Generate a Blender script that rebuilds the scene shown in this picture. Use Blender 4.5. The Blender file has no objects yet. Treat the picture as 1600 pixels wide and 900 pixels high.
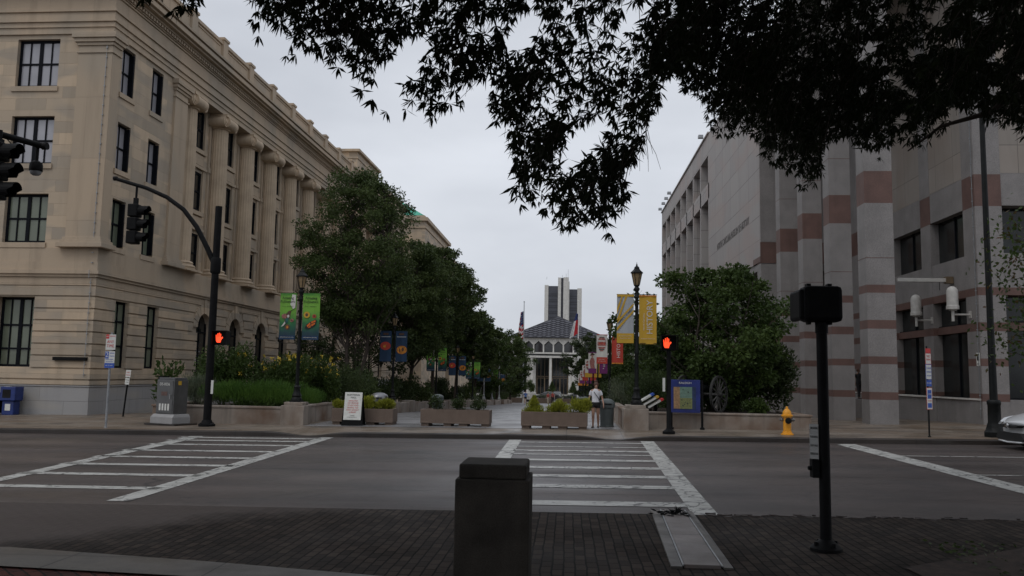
import bpy, bmesh, math, random
import numpy as np
from math import sin, cos, tan, atan, atan2, pi, sqrt, radians
from mathutils import Vector, Matrix
from mathutils.geometry import tessellate_polygon
random.seed(7); RNG = np.random.default_rng(11)
S = bpy.context.scene; COL = S.collection

# ---------------------------------------------------------------- camera
cd = bpy.data.cameras.new('camera'); cam = bpy.data.objects.new('camera', cd); COL.objects.link(cam)
YAW = atan(88/1290); PITCH = atan(135/1290); ROLL = .018
f_ = Vector((-sin(YAW)*cos(PITCH), cos(YAW)*cos(PITCH), sin(PITCH)))
r0 = Vector((cos(YAW), sin(YAW), 0)); u0 = r0.cross(f_)
r_ = cos(ROLL)*r0 + sin(ROLL)*u0; u_ = -sin(ROLL)*r0 + cos(ROLL)*u0
M = Matrix((r_, u_, -f_)).transposed().to_4x4(); M.translation = (0, 0, 1.7)
cam.matrix_world = M
cd.sensor_width = 36; cd.lens = 36*1290/1600; cd.clip_start = .1; cd.clip_end = 4000
S.camera = cam
# ---------------------------------------------------------------- world / sun (thick overcast)
SUN_EL, SUN_AZ = radians(52), radians(215)
w = bpy.data.worlds.new('World'); S.world = w; w.use_nodes = True
nt = w.node_tree; nt.nodes.clear()
sky = nt.nodes.new('ShaderNodeTexSky'); sky.sky_type = 'NISHITA'; sky.sun_disc = False
sky.sun_elevation = SUN_EL; sky.sun_rotation = SUN_AZ; sky.dust_density = 4
bg1 = nt.nodes.new('ShaderNodeBackground'); bg1.inputs[1].default_value = .06
nt.links.new(sky.outputs[0], bg1.inputs[0])
tc = nt.nodes.new('ShaderNodeTexCoord'); mp = nt.nodes.new('ShaderNodeMapping')
mp.inputs['Scale'].default_value = (1, 1, 2.6)
nz = nt.nodes.new('ShaderNodeTexNoise'); nz.inputs['Scale'].default_value = 2.1; nz.inputs['Detail'].default_value = 5; nz.inputs['Roughness'].default_value = .5
nt.links.new(tc.outputs['Generated'], mp.inputs[0]); nt.links.new(mp.outputs[0], nz.inputs[0])
cr = nt.nodes.new('ShaderNodeValToRGB')
cr.color_ramp.elements[0].position = .3; cr.color_ramp.elements[0].color = (.56, .59, .65, 1)
cr.color_ramp.elements[1].position = .7; cr.color_ramp.elements[1].color = (.79, .825, .89, 1)
nt.links.new(nz.outputs[0], cr.inputs[0])
bg2 = nt.nodes.new('ShaderNodeBackground'); bg2.inputs[1].default_value = 1.06
nt.links.new(cr.outputs[0], bg2.inputs[0])
mx = nt.nodes.new('ShaderNodeMixShader'); mx.inputs[0].default_value = .9
nt.links.new(bg1.outputs[0], mx.inputs[1]); nt.links.new(bg2.outputs[0], mx.inputs[2])
wo = nt.nodes.new('ShaderNodeOutputWorld'); nt.links.new(mx.outputs[0], wo.inputs[0])
sd = bpy.data.lights.new('sun', 'SUN'); sd.energy = .5; sd.angle = radians(25); sd.color = (1, .97, .93)
so = bpy.data.objects.new('sun', sd); COL.objects.link(so)
dv = Vector((sin(SUN_AZ)*cos(SUN_EL), cos(SUN_AZ)*cos(SUN_EL), sin(SUN_EL)))
so.rotation_euler = dv.to_track_quat('Z', 'Y').to_euler(); so.location = (0, 0, 60)
S.view_settings.view_transform = 'Standard'; S.view_settings.look = 'None'
S.view_settings.exposure = 0; S.view_settings.gamma = 1
S.render.engine = 'CYCLES'; S.cycles.max_bounces = 6; S.cycles.transparent_max_bounces = 8

# ---------------------------------------------------------------- materials
def node_mat(name):
    m = bpy.data.materials.new(name); m.use_nodes = True
    return m, m.node_tree, m.node_tree.nodes['Principled BSDF']
def _mix(nt, fac, a, b, mode='MIX'):
    n = nt.nodes.new('ShaderNodeMix'); n.data_type = 'RGBA'; n.blend_type = mode
    for s, v in ((n.inputs[0], fac), (n.inputs[6], a), (n.inputs[7], b)):
        if hasattr(v, 'is_linked'): nt.links.new(v, s)
        elif isinstance(v, (int, float)): s.default_value = v
        else: s.default_value = (*v[:3], 1)
    return n.outputs[2]
def _noise(nt, vec, scale, detail=4, rough=.55):
    n = nt.nodes.new('ShaderNodeTexNoise'); n.inputs['Scale'].default_value = scale
    n.inputs['Detail'].default_value = detail; n.inputs['Roughness'].default_value = rough
    nt.links.new(vec, n.inputs['Vector']); return n.outputs[0]
def _ramp(nt, v, p0, p1, c0=(0, 0, 0), c1=(1, 1, 1)):
    n = nt.nodes.new('ShaderNodeValToRGB'); e = n.color_ramp.elements
    e[0].position = p0; e[1].position = p1; e[0].color = (*c0, 1); e[1].color = (*c1, 1)
    nt.links.new(v, n.inputs[0]); return n.outputs[0]
def _map(nt, vec, sc):
    n = nt.nodes.new('ShaderNodeMapping'); n.inputs['Scale'].default_value = sc
    nt.links.new(vec, n.inputs[0]); return n.outputs[0]
def _wallvec(nt, vec):
    s = nt.nodes.new('ShaderNodeSeparateXYZ'); nt.links.new(vec, s.inputs[0])
    a = nt.nodes.new('ShaderNodeMath'); a.operation = 'ADD'
    nt.links.new(s.outputs[0], a.inputs[0]); nt.links.new(s.outputs[1], a.inputs[1])
    c = nt.nodes.new('ShaderNodeCombineXYZ'); nt.links.new(a.outputs[0], c.inputs[0]); nt.links.new(s.outputs[2], c.inputs[1])
    return c.outputs[0]
def _bump(nt, p, h, dist, strength=.5):
    b = nt.nodes.new('ShaderNodeBump'); b.inputs['Distance'].default_value = dist; b.inputs['Strength'].default_value = strength
    nt.links.new(h, b.inputs['Height'])
    if p.inputs['Normal'].is_linked: nt.links.new(p.inputs['Normal'].links[0].from_socket, b.inputs['Normal'])
    nt.links.new(b.outputs[0], p.inputs['Normal'])
def mat(name, col, rough=.7, var=.2, scale=4, bump=0, metal=0, spec=.5, stain=None, streak=0, fine=0, coat=0):
    m, nt, p = node_mat(name)
    t = nt.nodes.new('ShaderNodeTexCoord'); v = t.outputs['Object']
    n = _noise(nt, v, scale)
    c = _mix(nt, _ramp(nt, n, .3, .7), [x*(1-var) for x in col], [min(1, x*(1+var)) for x in col])
    if fine:
        f = _noise(nt, v, 90, 2, .7); c = _mix(nt, fine, c, _ramp(nt, f, .35, .65, (.25, .25, .25), (1, 1, 1)), 'MULTIPLY')
    if streak:
        f = _noise(nt, _map(nt, v, (1.6, 1.6, .12)), 2.2, 5); c = _mix(nt, _ramp(nt, f, .5, .75, (0, 0, 0), (streak,)*3), c, [x*.35 for x in col])
    if stain:
        f = _noise(nt, v, scale*.35, 6); c = _mix(nt, _ramp(nt, f, .45, .65), c, stain)
    nt.links.new(c, p.inputs['Base Color'])
    p.inputs['Roughness'].default_value = rough; p.inputs['Metallic'].default_value = metal
    p.inputs['Specular IOR Level'].default_value = spec
    if coat: p.inputs['Coat Weight'].default_value = coat; p.inputs['Coat Roughness'].default_value = .08
    if bump: _bump(nt, p, _noise(nt, v, scale*8, 5, .65), bump)
    return m
def ashlar(name, c1, c2, c3, bw, bh, joint=.008, mortar=.75, rough=.8, streak=.4, fine=.25, off=.5, shift=(0, 0)):
    m, nt, p = node_mat(name)
    t = nt.nodes.new('ShaderNodeTexCoord'); v = t.outputs['Object']; wv = _wallvec(nt, v)
    mpn = nt.nodes.new('ShaderNodeMapping'); mpn.inputs['Location'].default_value = (shift[0], shift[1], 0); nt.links.new(wv, mpn.inputs[0]); wv2 = mpn.outputs[0]
    def brick(a, b, mo):
        n = nt.nodes.new('ShaderNodeTexBrick'); n.offset = off; n.inputs['Scale'].default_value = 1
        n.inputs['Brick Width'].default_value = bw; n.inputs['Row Height'].default_value = bh
        n.inputs['Mortar Size'].default_value = joint; n.inputs['Mortar Smooth'].default_value = .3
        n.inputs['Color1'].default_value = (*a, 1); n.inputs['Color2'].default_value = (*b, 1); n.inputs['Mortar'].default_value = (*mo, 1)
        nt.links.new(wv2, n.inputs['Vector']); return n
    b = brick(c1, c2, [x*mortar for x in c1])
    c = _mix(nt, _ramp(nt, _noise(nt, _map(nt, wv, (.5/bw, .5/bh, 1)), 1.3, 1), .5, .62, (0, 0, 0), (.65,)*3), b.outputs[0], c3)
    f = _noise(nt, _map(nt, v, (1.3, 1.3, .15)), 1.8, 6)
    c = _mix(nt, _ramp(nt, f, .5, .8, (0, 0, 0), (streak,)*3), c, [x*.42 for x in c1])
    g = _noise(nt, v, 60, 3, .7); c = _mix(nt, fine, c, _ramp(nt, g, .3, .7, (.45,)*3, (1,)*3), 'MULTIPLY')
    nt.links.new(c, p.inputs['Base Color']); p.inputs['Roughness'].default_value = rough
    inv = nt.nodes.new('ShaderNodeMath'); inv.operation = 'SUBTRACT'; inv.inputs[0].default_value = 1; nt.links.new(b.outputs['Fac'], inv.inputs[1])
    _bump(nt, p, inv.outputs[0], .012, .7); _bump(nt, p, g, .004, .5)
    return m
def leafmat(name, a, b, scale=1.5, rough=.5):
    m, nt, p = node_mat(name)
    t = nt.nodes.new('ShaderNodeTexCoord'); n = _noise(nt, t.outputs['Object'], scale, 3)
    n2 = _noise(nt, t.outputs['Object'], 22, 1)
    c = _mix(nt, _ramp(nt, n, .35, .65), a, b); c = _mix(nt, .5, c, _ramp(nt, n2, .3, .7, (.5,)*3, (1.25, 1.2, 1)), 'MULTIPLY')
    nt.links.new(c, p.inputs['Base Color']); p.inputs['Roughness'].default_value = rough; p.inputs['Specular IOR Level'].default_value = .2
    tr = nt.nodes.new('ShaderNodeBsdfTranslucent'); nt.links.new(c, tr.inputs[0])
    ms = nt.nodes.new('ShaderNodeMixShader'); ms.inputs[0].default_value = .28
    nt.links.new(p.outputs[0], ms.inputs[1]); nt.links.new(tr.outputs[0], ms.inputs[2])
    nt.links.new(ms.outputs[0], nt.nodes['Material Output'].inputs[0])
    return m
def emit(name, col, s):
    m, nt, p = node_mat(name); p.inputs['Base Color'].default_value = (*col, 1)
    t = nt.nodes.new('ShaderNodeTexCoord'); n = _noise(nt, t.outputs['Object'], 60, 1)
    c = _mix(nt, n, [x*.75 for x in col], col); nt.links.new(c, p.inputs['Emission Color'])
    p.inputs['Emission Strength'].default_value = s; return m

K = {}
K['sand'] = ashlar('sandstone_ashlar', (.60, .465, .325), (.38, .315, .24), (.36, .31, .25), 1.25, .46, .006, .8, shift=(0, -.04))
K['sand_smooth'] = ashlar('sandstone_trim', (.51, .395, .28), (.44, .35, .255), (.36, .31, .245), 1.8, 2.4, .004, .75)
K['sand_column'] = mat('sandstone_column', (.55, .43, .305), .85, .15, 1.2, .003, streak=.3, fine=.25)
K['granite'] = ashlar('pale_granite', (.36, .35, .345), (.31, .305, .30), (.40, .37, .33), 1.9, .52, .006, .6, streak=.25, shift=(0, .1))
K['mus_white'] = ashlar('museum_marble', (.40, .375, .36), (.36, .335, .325), (.40, .335, .31), 2.6, 1.3, .018, .45, fine=.15, streak=.2, off=0)
K['mus_gray'] = mat('museum_grey_granite', (.30, .28, .27), .65, .12, 1.5, .002, fine=.7, streak=.2)
K['mus_pink'] = mat('museum_pink_granite', (.155, .086, .070), .65, .18, 1.5, 0, fine=.5, streak=.25)
K['mus_beige'] = ashlar('museum_beige', (.31, .272, .238), (.27, .242, .215), (.25, .205, .17), 1.45, 2.0, .012, .5, fine=.15, streak=.35, off=0)
K['white_conc'] = mat('white_concrete', (.62, .60, .56), .75, .12, 1, fine=.1, streak=.3)
K['darkframe'] = mat('dark_window_frame', (.006, .007, .010), .6, .3, 5, spec=.1)
K['glass_dark'] = mat('dark_glass', (.012, .014, .015), .07, .5, .8, spec=.8)
K['glass_mus'] = mat('museum_glass', (.014, .016, .016), .12, .6, .9, spec=.35)
K['black'] = mat('black_paint', (.006, .006, .0065), .6, .4, 8, spec=.12)
K['blackmetal'] = mat('dark_green_black_metal', (.008, .009, .009), .5, .4, 6, spec=.2)
K['grey_metal'] = mat('galvanised_metal', (.30, .31, .32), .5, .2, 9, metal=.4)
K['cabinet'] = mat('cabinet_metal', (.13, .13, .13), .42, .15, 3, metal=.6, streak=.2)
K['white'] = mat('white_paint', (.72, .72, .70), .5, .06, 6, streak=.15)
K['whitelamp'] = mat('white_lamp_body', (.47, .455, .425), .5, .12, 6)
K['yellow'] = mat('hydrant_yellow', (.78, .33, .015), .45, .12, 6, streak=.1)
K['silver_dark'] = mat('tarnished_silver', (.22, .22, .23), .35, .3, 8, metal=.8)
K['red'] = mat('sign_red', (.55, .03, .03), .5, .15, 6)
K['blue'] = mat('sign_blue', (.03, .09, .42), .5, .15, 6)
K['navy'] = mat('map_frame_blue', (.018, .03, .16), .45, .35, 3)
K['newsblue'] = mat('news_box_blue', (.010, .028, .15), .45, .25, 4)
K['paper'] = mat('paper_white', (.66, .66, .62), .6, .1, 12)
K['copper'] = mat('green_copper', (.06, .33, .23), .7, .3, .8, streak=.4)
K['slate'] = mat('grey_roof', (.075, .075, .09), .6, .2, .4)
K['rooflines'] = mat('roof_batten', (.03, .03, .038), .6, .2, .4)
K['bronze'] = mat('bronze_frame', (.14, .10, .06), .5, .2, 2)
K['soil'] = mat('dark_mulch', (.032, .019, .013), .95, .5, 9, .03)
K['bark'] = mat('tree_bark', (.055, .042, .034), .9, .4, 6, .02)
K['bark_light'] = mat('pale_bark', (.12, .10, .085), .9, .4, 6, .02)
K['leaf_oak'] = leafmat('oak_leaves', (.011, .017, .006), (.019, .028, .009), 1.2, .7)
K['leaf_elm'] = leafmat('street_tree_leaves', (.050, .078, .026), (.088, .122, .040), .8)
K['leaf_mid'] = leafmat('mid_green_leaves', (.038, .066, .018), (.070, .108, .028), .8)
K['leaf_dark'] = leafmat('dark_leaves', (.036, .056, .022), (.062, .088, .032), .9)
K['leaf_grass'] = leafmat('grassy_green', (.06, .13, .025), (.10, .19, .035), 1.6)
K['leaf_lime'] = leafmat('golden_conifer', (.22, .24, .03), (.34, .36, .05), 5)
K['leaf_sage'] = leafmat('sage_leaves', (.10, .13, .09), (.16, .18, .12), 3)
K['leaf_rust'] = leafmat('rusty_leaves', (.10, .045, .02), (.06, .08, .025), 5)
K['flower'] = mat('yellow_petals', (.50, .36, .03), .6, .2, 9)
K['skin'] = mat('skin', (.42, .24, .17), .55, .08, 8)
K['skin_dark'] = mat('skin_brown', (.16, .09, .06), .55, .08, 8)
K['hair'] = mat('auburn_hair', (.075, .03, .018), .6, .4, 30)
K['cloth_white'] = mat('white_cotton', (.66, .66, .70), .85, .08, 8)
K['cloth_black'] = mat('black_cotton', (.012, .012, .013), .85, .3, 8)
K['cloth_blue'] = mat('blue_cotton', (.10, .18, .42), .85, .2, 8)
K['cloth_red'] = mat('red_cotton', (.35, .06, .05), .85, .2, 8)
K['cloth_tan'] = mat('tan_cotton', (.45, .38, .30), .85, .2, 8)
K['planter'] = mat('aggregate_planter', (.185, .135, .105), .85, .12, 2.5, .003, fine=.5, streak=.25)
K['bed_wall'] = mat('stained_bed_wall', (.30, .255, .215), .85, .15, 2, .003, fine=.2, streak=.9, stain=(.16, .10, .065))
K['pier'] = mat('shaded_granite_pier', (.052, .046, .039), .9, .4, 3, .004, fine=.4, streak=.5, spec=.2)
K['bin'] = mat('grey_bin', (.085, .10, .10), .5, .15, 4)
K['carsilver'] = mat('silver_car_paint', (.60, .61, .62), .35, .04, 2, metal=.1, coat=.8)
K['carblack'] = mat('black_car_paint', (.015, .015, .017), .25, .1, 2, coat=.8)
K['chrome'] = mat('chrome', (.6, .6, .6), .15, .1, 4, metal=1)
K['rubber'] = mat('rubber', (.012, .012, .012), .8, .2, 9)
K['lampglass'] = mat('amber_lamp_glass', (.28, .20, .11), .3, .2, 9)
K['hand'] = emit('red_orange_hand', (1, .07, .02), 1.6)
K['litlamp'] = emit('small_lit_bulb', (1, .95, .85), 3)
K['wheelwood'] = mat('grey_wheel_wood', (.026, .025, .023), .8, .3, 6)
K['wheelspoke'] = mat('pale_spokes', (.07, .065, .06), .75, .3, 6)

def ground_mats():
    # asphalt: worn, damp, fine aggregate, cracks
    m, nt, p = node_mat('asphalt'); t = nt.nodes.new('ShaderNodeTexCoord'); v = t.outputs['Object']
    c = _mix(nt, _ramp(nt, _noise(nt, _map(nt, v, (.12, .5, 1)), 1, 5), .3, .7), (.064, .050, .045), (.125, .101, .092))
    c = _mix(nt, _ramp(nt, _noise(nt, v, .45, 4), .45, .7), c, (.060, .052, .050))
    g = _noise(nt, v, 70, 3, .8); c = _mix(nt, .8, c, _ramp(nt, g, .3, .7, (.35,)*3, (1.25,)*3), 'MULTIPLY'); g3 = _noise(nt, v, 9, 4, .7); c = _mix(nt, .5, c, _ramp(nt, g3, .3, .7, (.6,)*3, (1.2,)*3), 'MULTIPLY')
    dn = _noise(nt, v, 1.3, 4); vm = nt.nodes.new('ShaderNodeVectorMath'); vm.operation = 'MULTIPLY_ADD'
    nt.links.new(dn, vm.inputs[0]); vm.inputs[1].default_value = (.9, .9, 0); nt.links.new(v, vm.inputs[2])
    vo = nt.nodes.new('ShaderNodeTexVoronoi'); vo.feature = 'DISTANCE_TO_EDGE'; vo.inputs['Scale'].default_value = .5; nt.links.new(vm.outputs[0], vo.inputs['Vector'])
    cr_ = _ramp(nt, vo.outputs[0], .0, .006, (1,)*3, (0,)*3)
    msk = _ramp(nt, _noise(nt, v, .33, 3), .5, .56)
    k = _mix(nt, 1, cr_, msk, 'MULTIPLY'); c = _mix(nt, k, c, (.012, .011, .011))
    sp = nt.nodes.new('ShaderNodeSeparateXYZ'); nt.links.new(v, sp.inputs[0]); wob = _noise(nt, v, .6, 6, .65)
    for y0, wd in ((14.75, .035), (17.9, .04), (12.2, .022)):      # sealed seams along the lanes, wandering a little
        a = nt.nodes.new('ShaderNodeMath'); a.operation = 'MULTIPLY_ADD'; nt.links.new(wob, a.inputs[0]); a.inputs[1].default_value = .5; nt.links.new(sp.outputs[1], a.inputs[2])
        a2 = nt.nodes.new('ShaderNodeMath'); a2.operation = 'COMPARE'; nt.links.new(a.outputs[0], a2.inputs[0]); a2.inputs[1].default_value = y0+.25; a2.inputs[2].default_value = wd
        c = _mix(nt, _mix(nt, 1, a2.outputs[0], _ramp(nt, _noise(nt, v, .35+wd*20, 3), .45, .55), 'MULTIPLY'), c, (.014, .013, .013))
    tyre = nt.nodes.new('ShaderNodeTexWave'); tyre.bands_direction = 'Y'; tyre.inputs['Scale'].default_value = .17; tyre.inputs['Distortion'].default_value = 1.2; nt.links.new(v, tyre.inputs[0])
    c = _mix(nt, .5, c, _ramp(nt, tyre.outputs[1], .2, .9, (.72,)*3, (1.15,)*3), 'MULTIPLY')
    blot = _ramp(nt, _noise(nt, v, 1.7, 6, .7), .62, .72); c = _mix(nt, blot, c, (.028, .025, .025))
    nt.links.new(c, p.inputs['Base Color'])
    r = _ramp(nt, _noise(nt, _map(nt, v, (.25, .8, 1)), .8, 5), .35, .7, (.36,)*3, (.66,)*3); nt.links.new(r, p.inputs['Roughness'])
    p.inputs['Specular IOR Level'].default_value = .38
    _bump(nt, p, g, .006, .55); K['asphalt'] = m
    def film_ramp(nt, s):
        m = nt.nodes.new('ShaderNodeMapRange'); m.inputs['From Min'].default_value = 1.0; m.inputs['From Max'].default_value = 1.09; m.inputs['To Max'].default_value = .88; nt.links.new(s, m.inputs[0]); return m.outputs[0]
    # pavers
    def paver(name, c1, c2, bw, bh, mortar, ang=0, rough=(.45, .7), sp=.5, film=False):
        m, nt, p = node_mat(name); t = nt.nodes.new('ShaderNodeTexCoord'); v = t.outputs['Object']
        mm = nt.nodes.new('ShaderNodeMapping'); mm.inputs['Rotation'].default_value = (0, 0, ang); nt.links.new(v, mm.inputs[0])
        dn = nt.nodes.new('ShaderNodeTexNoise'); dn.inputs['Scale'].default_value = 3; nt.links.new(v, dn.inputs['Vector'])
        vm = nt.nodes.new('ShaderNodeVectorMath'); vm.operation = 'MULTIPLY_ADD'; nt.links.new(dn.outputs['Color'], vm.inputs[0]); vm.inputs[1].default_value = (.025, .025, 0); nt.links.new(mm.outputs[0], vm.inputs[2])
        b = nt.nodes.new('ShaderNodeTexBrick'); b.inputs['Scale'].default_value = 1; b.inputs['Brick Width'].default_value = bw; b.inputs['Row Height'].default_value = bh
        b.inputs['Mortar Size'].default_value = .009; b.inputs['Mortar Smooth'].default_value = .3
        b.inputs['Color1'].default_value = (*c1, 1); b.inputs['Color2'].default_value = (*c2, 1); b.inputs['Mortar'].default_value = (*mortar, 1)
        nt.links.new(vm.outputs[0], b.inputs['Vector'])
        c = _mix(nt, .6, b.outputs[0], _ramp(nt, _noise(nt, v, 1.1, 5), .3, .7, (.55,)*3, (1.15,)*3), 'MULTIPLY')
        g = _noise(nt, v, 60, 3, .7); c = _mix(nt, .4, c, _ramp(nt, g, .3, .7, (.4,)*3, (1.1,)*3), 'MULTIPLY')
        if film:      # thin worn asphalt dragged over the bricks at the left
            s_ = nt.nodes.new('ShaderNodeSeparateXYZ'); nt.links.new(v, s_.inputs[0])
            a = nt.nodes.new('ShaderNodeMath'); a.operation = 'MULTIPLY_ADD'; nt.links.new(s_.outputs[0], a.inputs[0]); a.inputs[1].default_value = -.074
            a1 = nt.nodes.new('ShaderNodeMath'); a1.operation = 'MULTIPLY'; nt.links.new(s_.outputs[1], a1.inputs[0]); a1.inputs[1].default_value = .067; nt.links.new(a1.outputs[0], a.inputs[2])
            a3 = nt.nodes.new('ShaderNodeMath'); a3.operation = 'MULTIPLY_ADD'; nt.links.new(_noise(nt, v, 1.1, 6, .7), a3.inputs[0]); a3.inputs[1].default_value = .22; nt.links.new(a.outputs[0], a3.inputs[2])
            c = _mix(nt, _ramp(nt, a3.outputs[0], 1.00-.0, 1.08, (0,)*3, (.9,)*3) if False else film_ramp(nt, a3.outputs[0]), c, (.082, .068, .062))
        nt.links.new(c, p.inputs['Base Color'])
        nt.links.new(_ramp(nt, _noise(nt, v, .7, 4), .35, .65, (rough[0],)*3, (rough[1],)*3), p.inputs['Roughness'])
        inv = nt.nodes.new('ShaderNodeMath'); inv.operation = 'SUBTRACT'; inv.inputs[0].default_value = 1; nt.links.new(b.outputs['Fac'], inv.inputs[1])
        _bump(nt, p, inv.outputs[0], .012, .8); _bump(nt, p, g, .004, .5); p.inputs['Specular IOR Level'].default_value = sp; return m
    K['pavers'] = paver('dark_paver_brick', (.058, .043, .034), (.024, .0185, .015), .20, .10, (.003, .0025, .002), radians(90), (.75, .95), sp=.14, film=True)
    K['redbrick'] = paver('red_paving_brick', (.10, .032, .024), (.055, .02, .017), .21, .105, (.012, .009, .008), radians(45), (.75, .95), sp=.15)
    K['plaza'] = paver('plaza_slabs', (.27, .262, .262), (.20, .195, .197), 2.4, 1.25, (.06, .055, .052), 0, (.25, .55))
    K['setts'] = paver('plaza_setts', (.26, .25, .26), (.15, .145, .15), .5, .5, (.06, .055, .052), 0, (.3, .55))
    def conc(name, a, b, st, joint):
        m, nt, p = node_mat(name); t = nt.nodes.new('ShaderNodeTexCoord'); v = t.outputs['Object']
        c = _mix(nt, _ramp(nt, _noise(nt, _map(nt, v, (.35, .9, 1)), 1.1, 6, .65), .38, .62), a, b)
        c = _mix(nt, _ramp(nt, _noise(nt, v, .8, 6), .52, .66), c, st)
        g = _noise(nt, v, 50, 3, .7); c = _mix(nt, .4, c, _ramp(nt, g, .3, .7, (.5,)*3, (1.1,)*3), 'MULTIPLY')
        bk = nt.nodes.new('ShaderNodeTexBrick'); bk.offset = 0; bk.inputs['Scale'].default_value = 1; bk.inputs['Brick Width'].default_value = joint; bk.inputs['Row Height'].default_value = joint
        bk.inputs['Mortar Size'].default_value = .012; nt.links.new(v, bk.inputs['Vector'])
        c = _mix(nt, bk.outputs['Fac'], c, [x*.3 for x in a])
        nt.links.new(c, p.inputs['Base Color'])
        nt.links.new(_ramp(nt, _noise(nt, v, .9, 5), .4, .62, (.3,)*3, (.7,)*3), p.inputs['Roughness'])
        _bump(nt, p, g, .004, .5); return m
    K['sidewalk'] = conc('damp_sidewalk_concrete', (.215, .18, .145), (.15, .105, .07), (.11, .09, .072), 1.52)
    K['kerb'] = conc('stained_kerb', (.040, .030, .024), (.020, .014, .011), (.016, .012, .010), 3)
    K['band'] = conc('concrete_band', (.105, .095, .082), (.07, .062, .054), (.05, .043, .037), 1.5)
    K['slab'] = conc('worn_pink_slab', (.21, .18, .17), (.15, .13, .12), (.17, .12, .10), 9)
    K['ground'] = conc('far_ground', (.14, .13, .12), (.11, .10, .09), (.05, .07, .04), 5)
    # worn road paint: the paint has worn through in places
    m, nt, p = node_mat('worn_road_paint'); t = nt.nodes.new('ShaderNodeTexCoord'); v = t.outputs['Object']
    dn = _noise(nt, v, 2.5, 4); vm = nt.nodes.new('ShaderNodeVectorMath'); vm.operation = 'MULTIPLY_ADD'
    nt.links.new(dn, vm.inputs[0]); vm.inputs[1].default_value = (.6, .6, 0); nt.links.new(v, vm.inputs[2])
    vo = nt.nodes.new('ShaderNodeTexVoronoi'); vo.feature = 'DISTANCE_TO_EDGE'; vo.inputs['Scale'].default_value = 3.2; nt.links.new(vm.outputs[0], vo.inputs['Vector'])
    k = _ramp(nt, vo.outputs[0], .0, .06, (1,)*3, (0,)*3)
    k = _mix(nt, 1, k, _ramp(nt, _noise(nt, v, .5, 3), .38, .5), 'MULTIPLY')
    c = _mix(nt, _ramp(nt, _noise(nt, v, 3, 5), .35, .7), (.36, .355, .33), (.50, .50, .47))
    wr = _ramp(nt, _noise(nt, v, 9, 5, .7), .55, .62); wr = _mix(nt, 1, wr, _ramp(nt, _noise(nt, v, .6, 3), .45, .6), 'MULTIPLY')
    c = _mix(nt, wr, c, (.07, .065, .065)); c = _mix(nt, k, c, (.03, .03, .03))
    nt.links.new(c, p.inputs['Base Color']); p.inputs['Roughness'].default_value = .55; K['paint'] = m
ground_mats()

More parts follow.
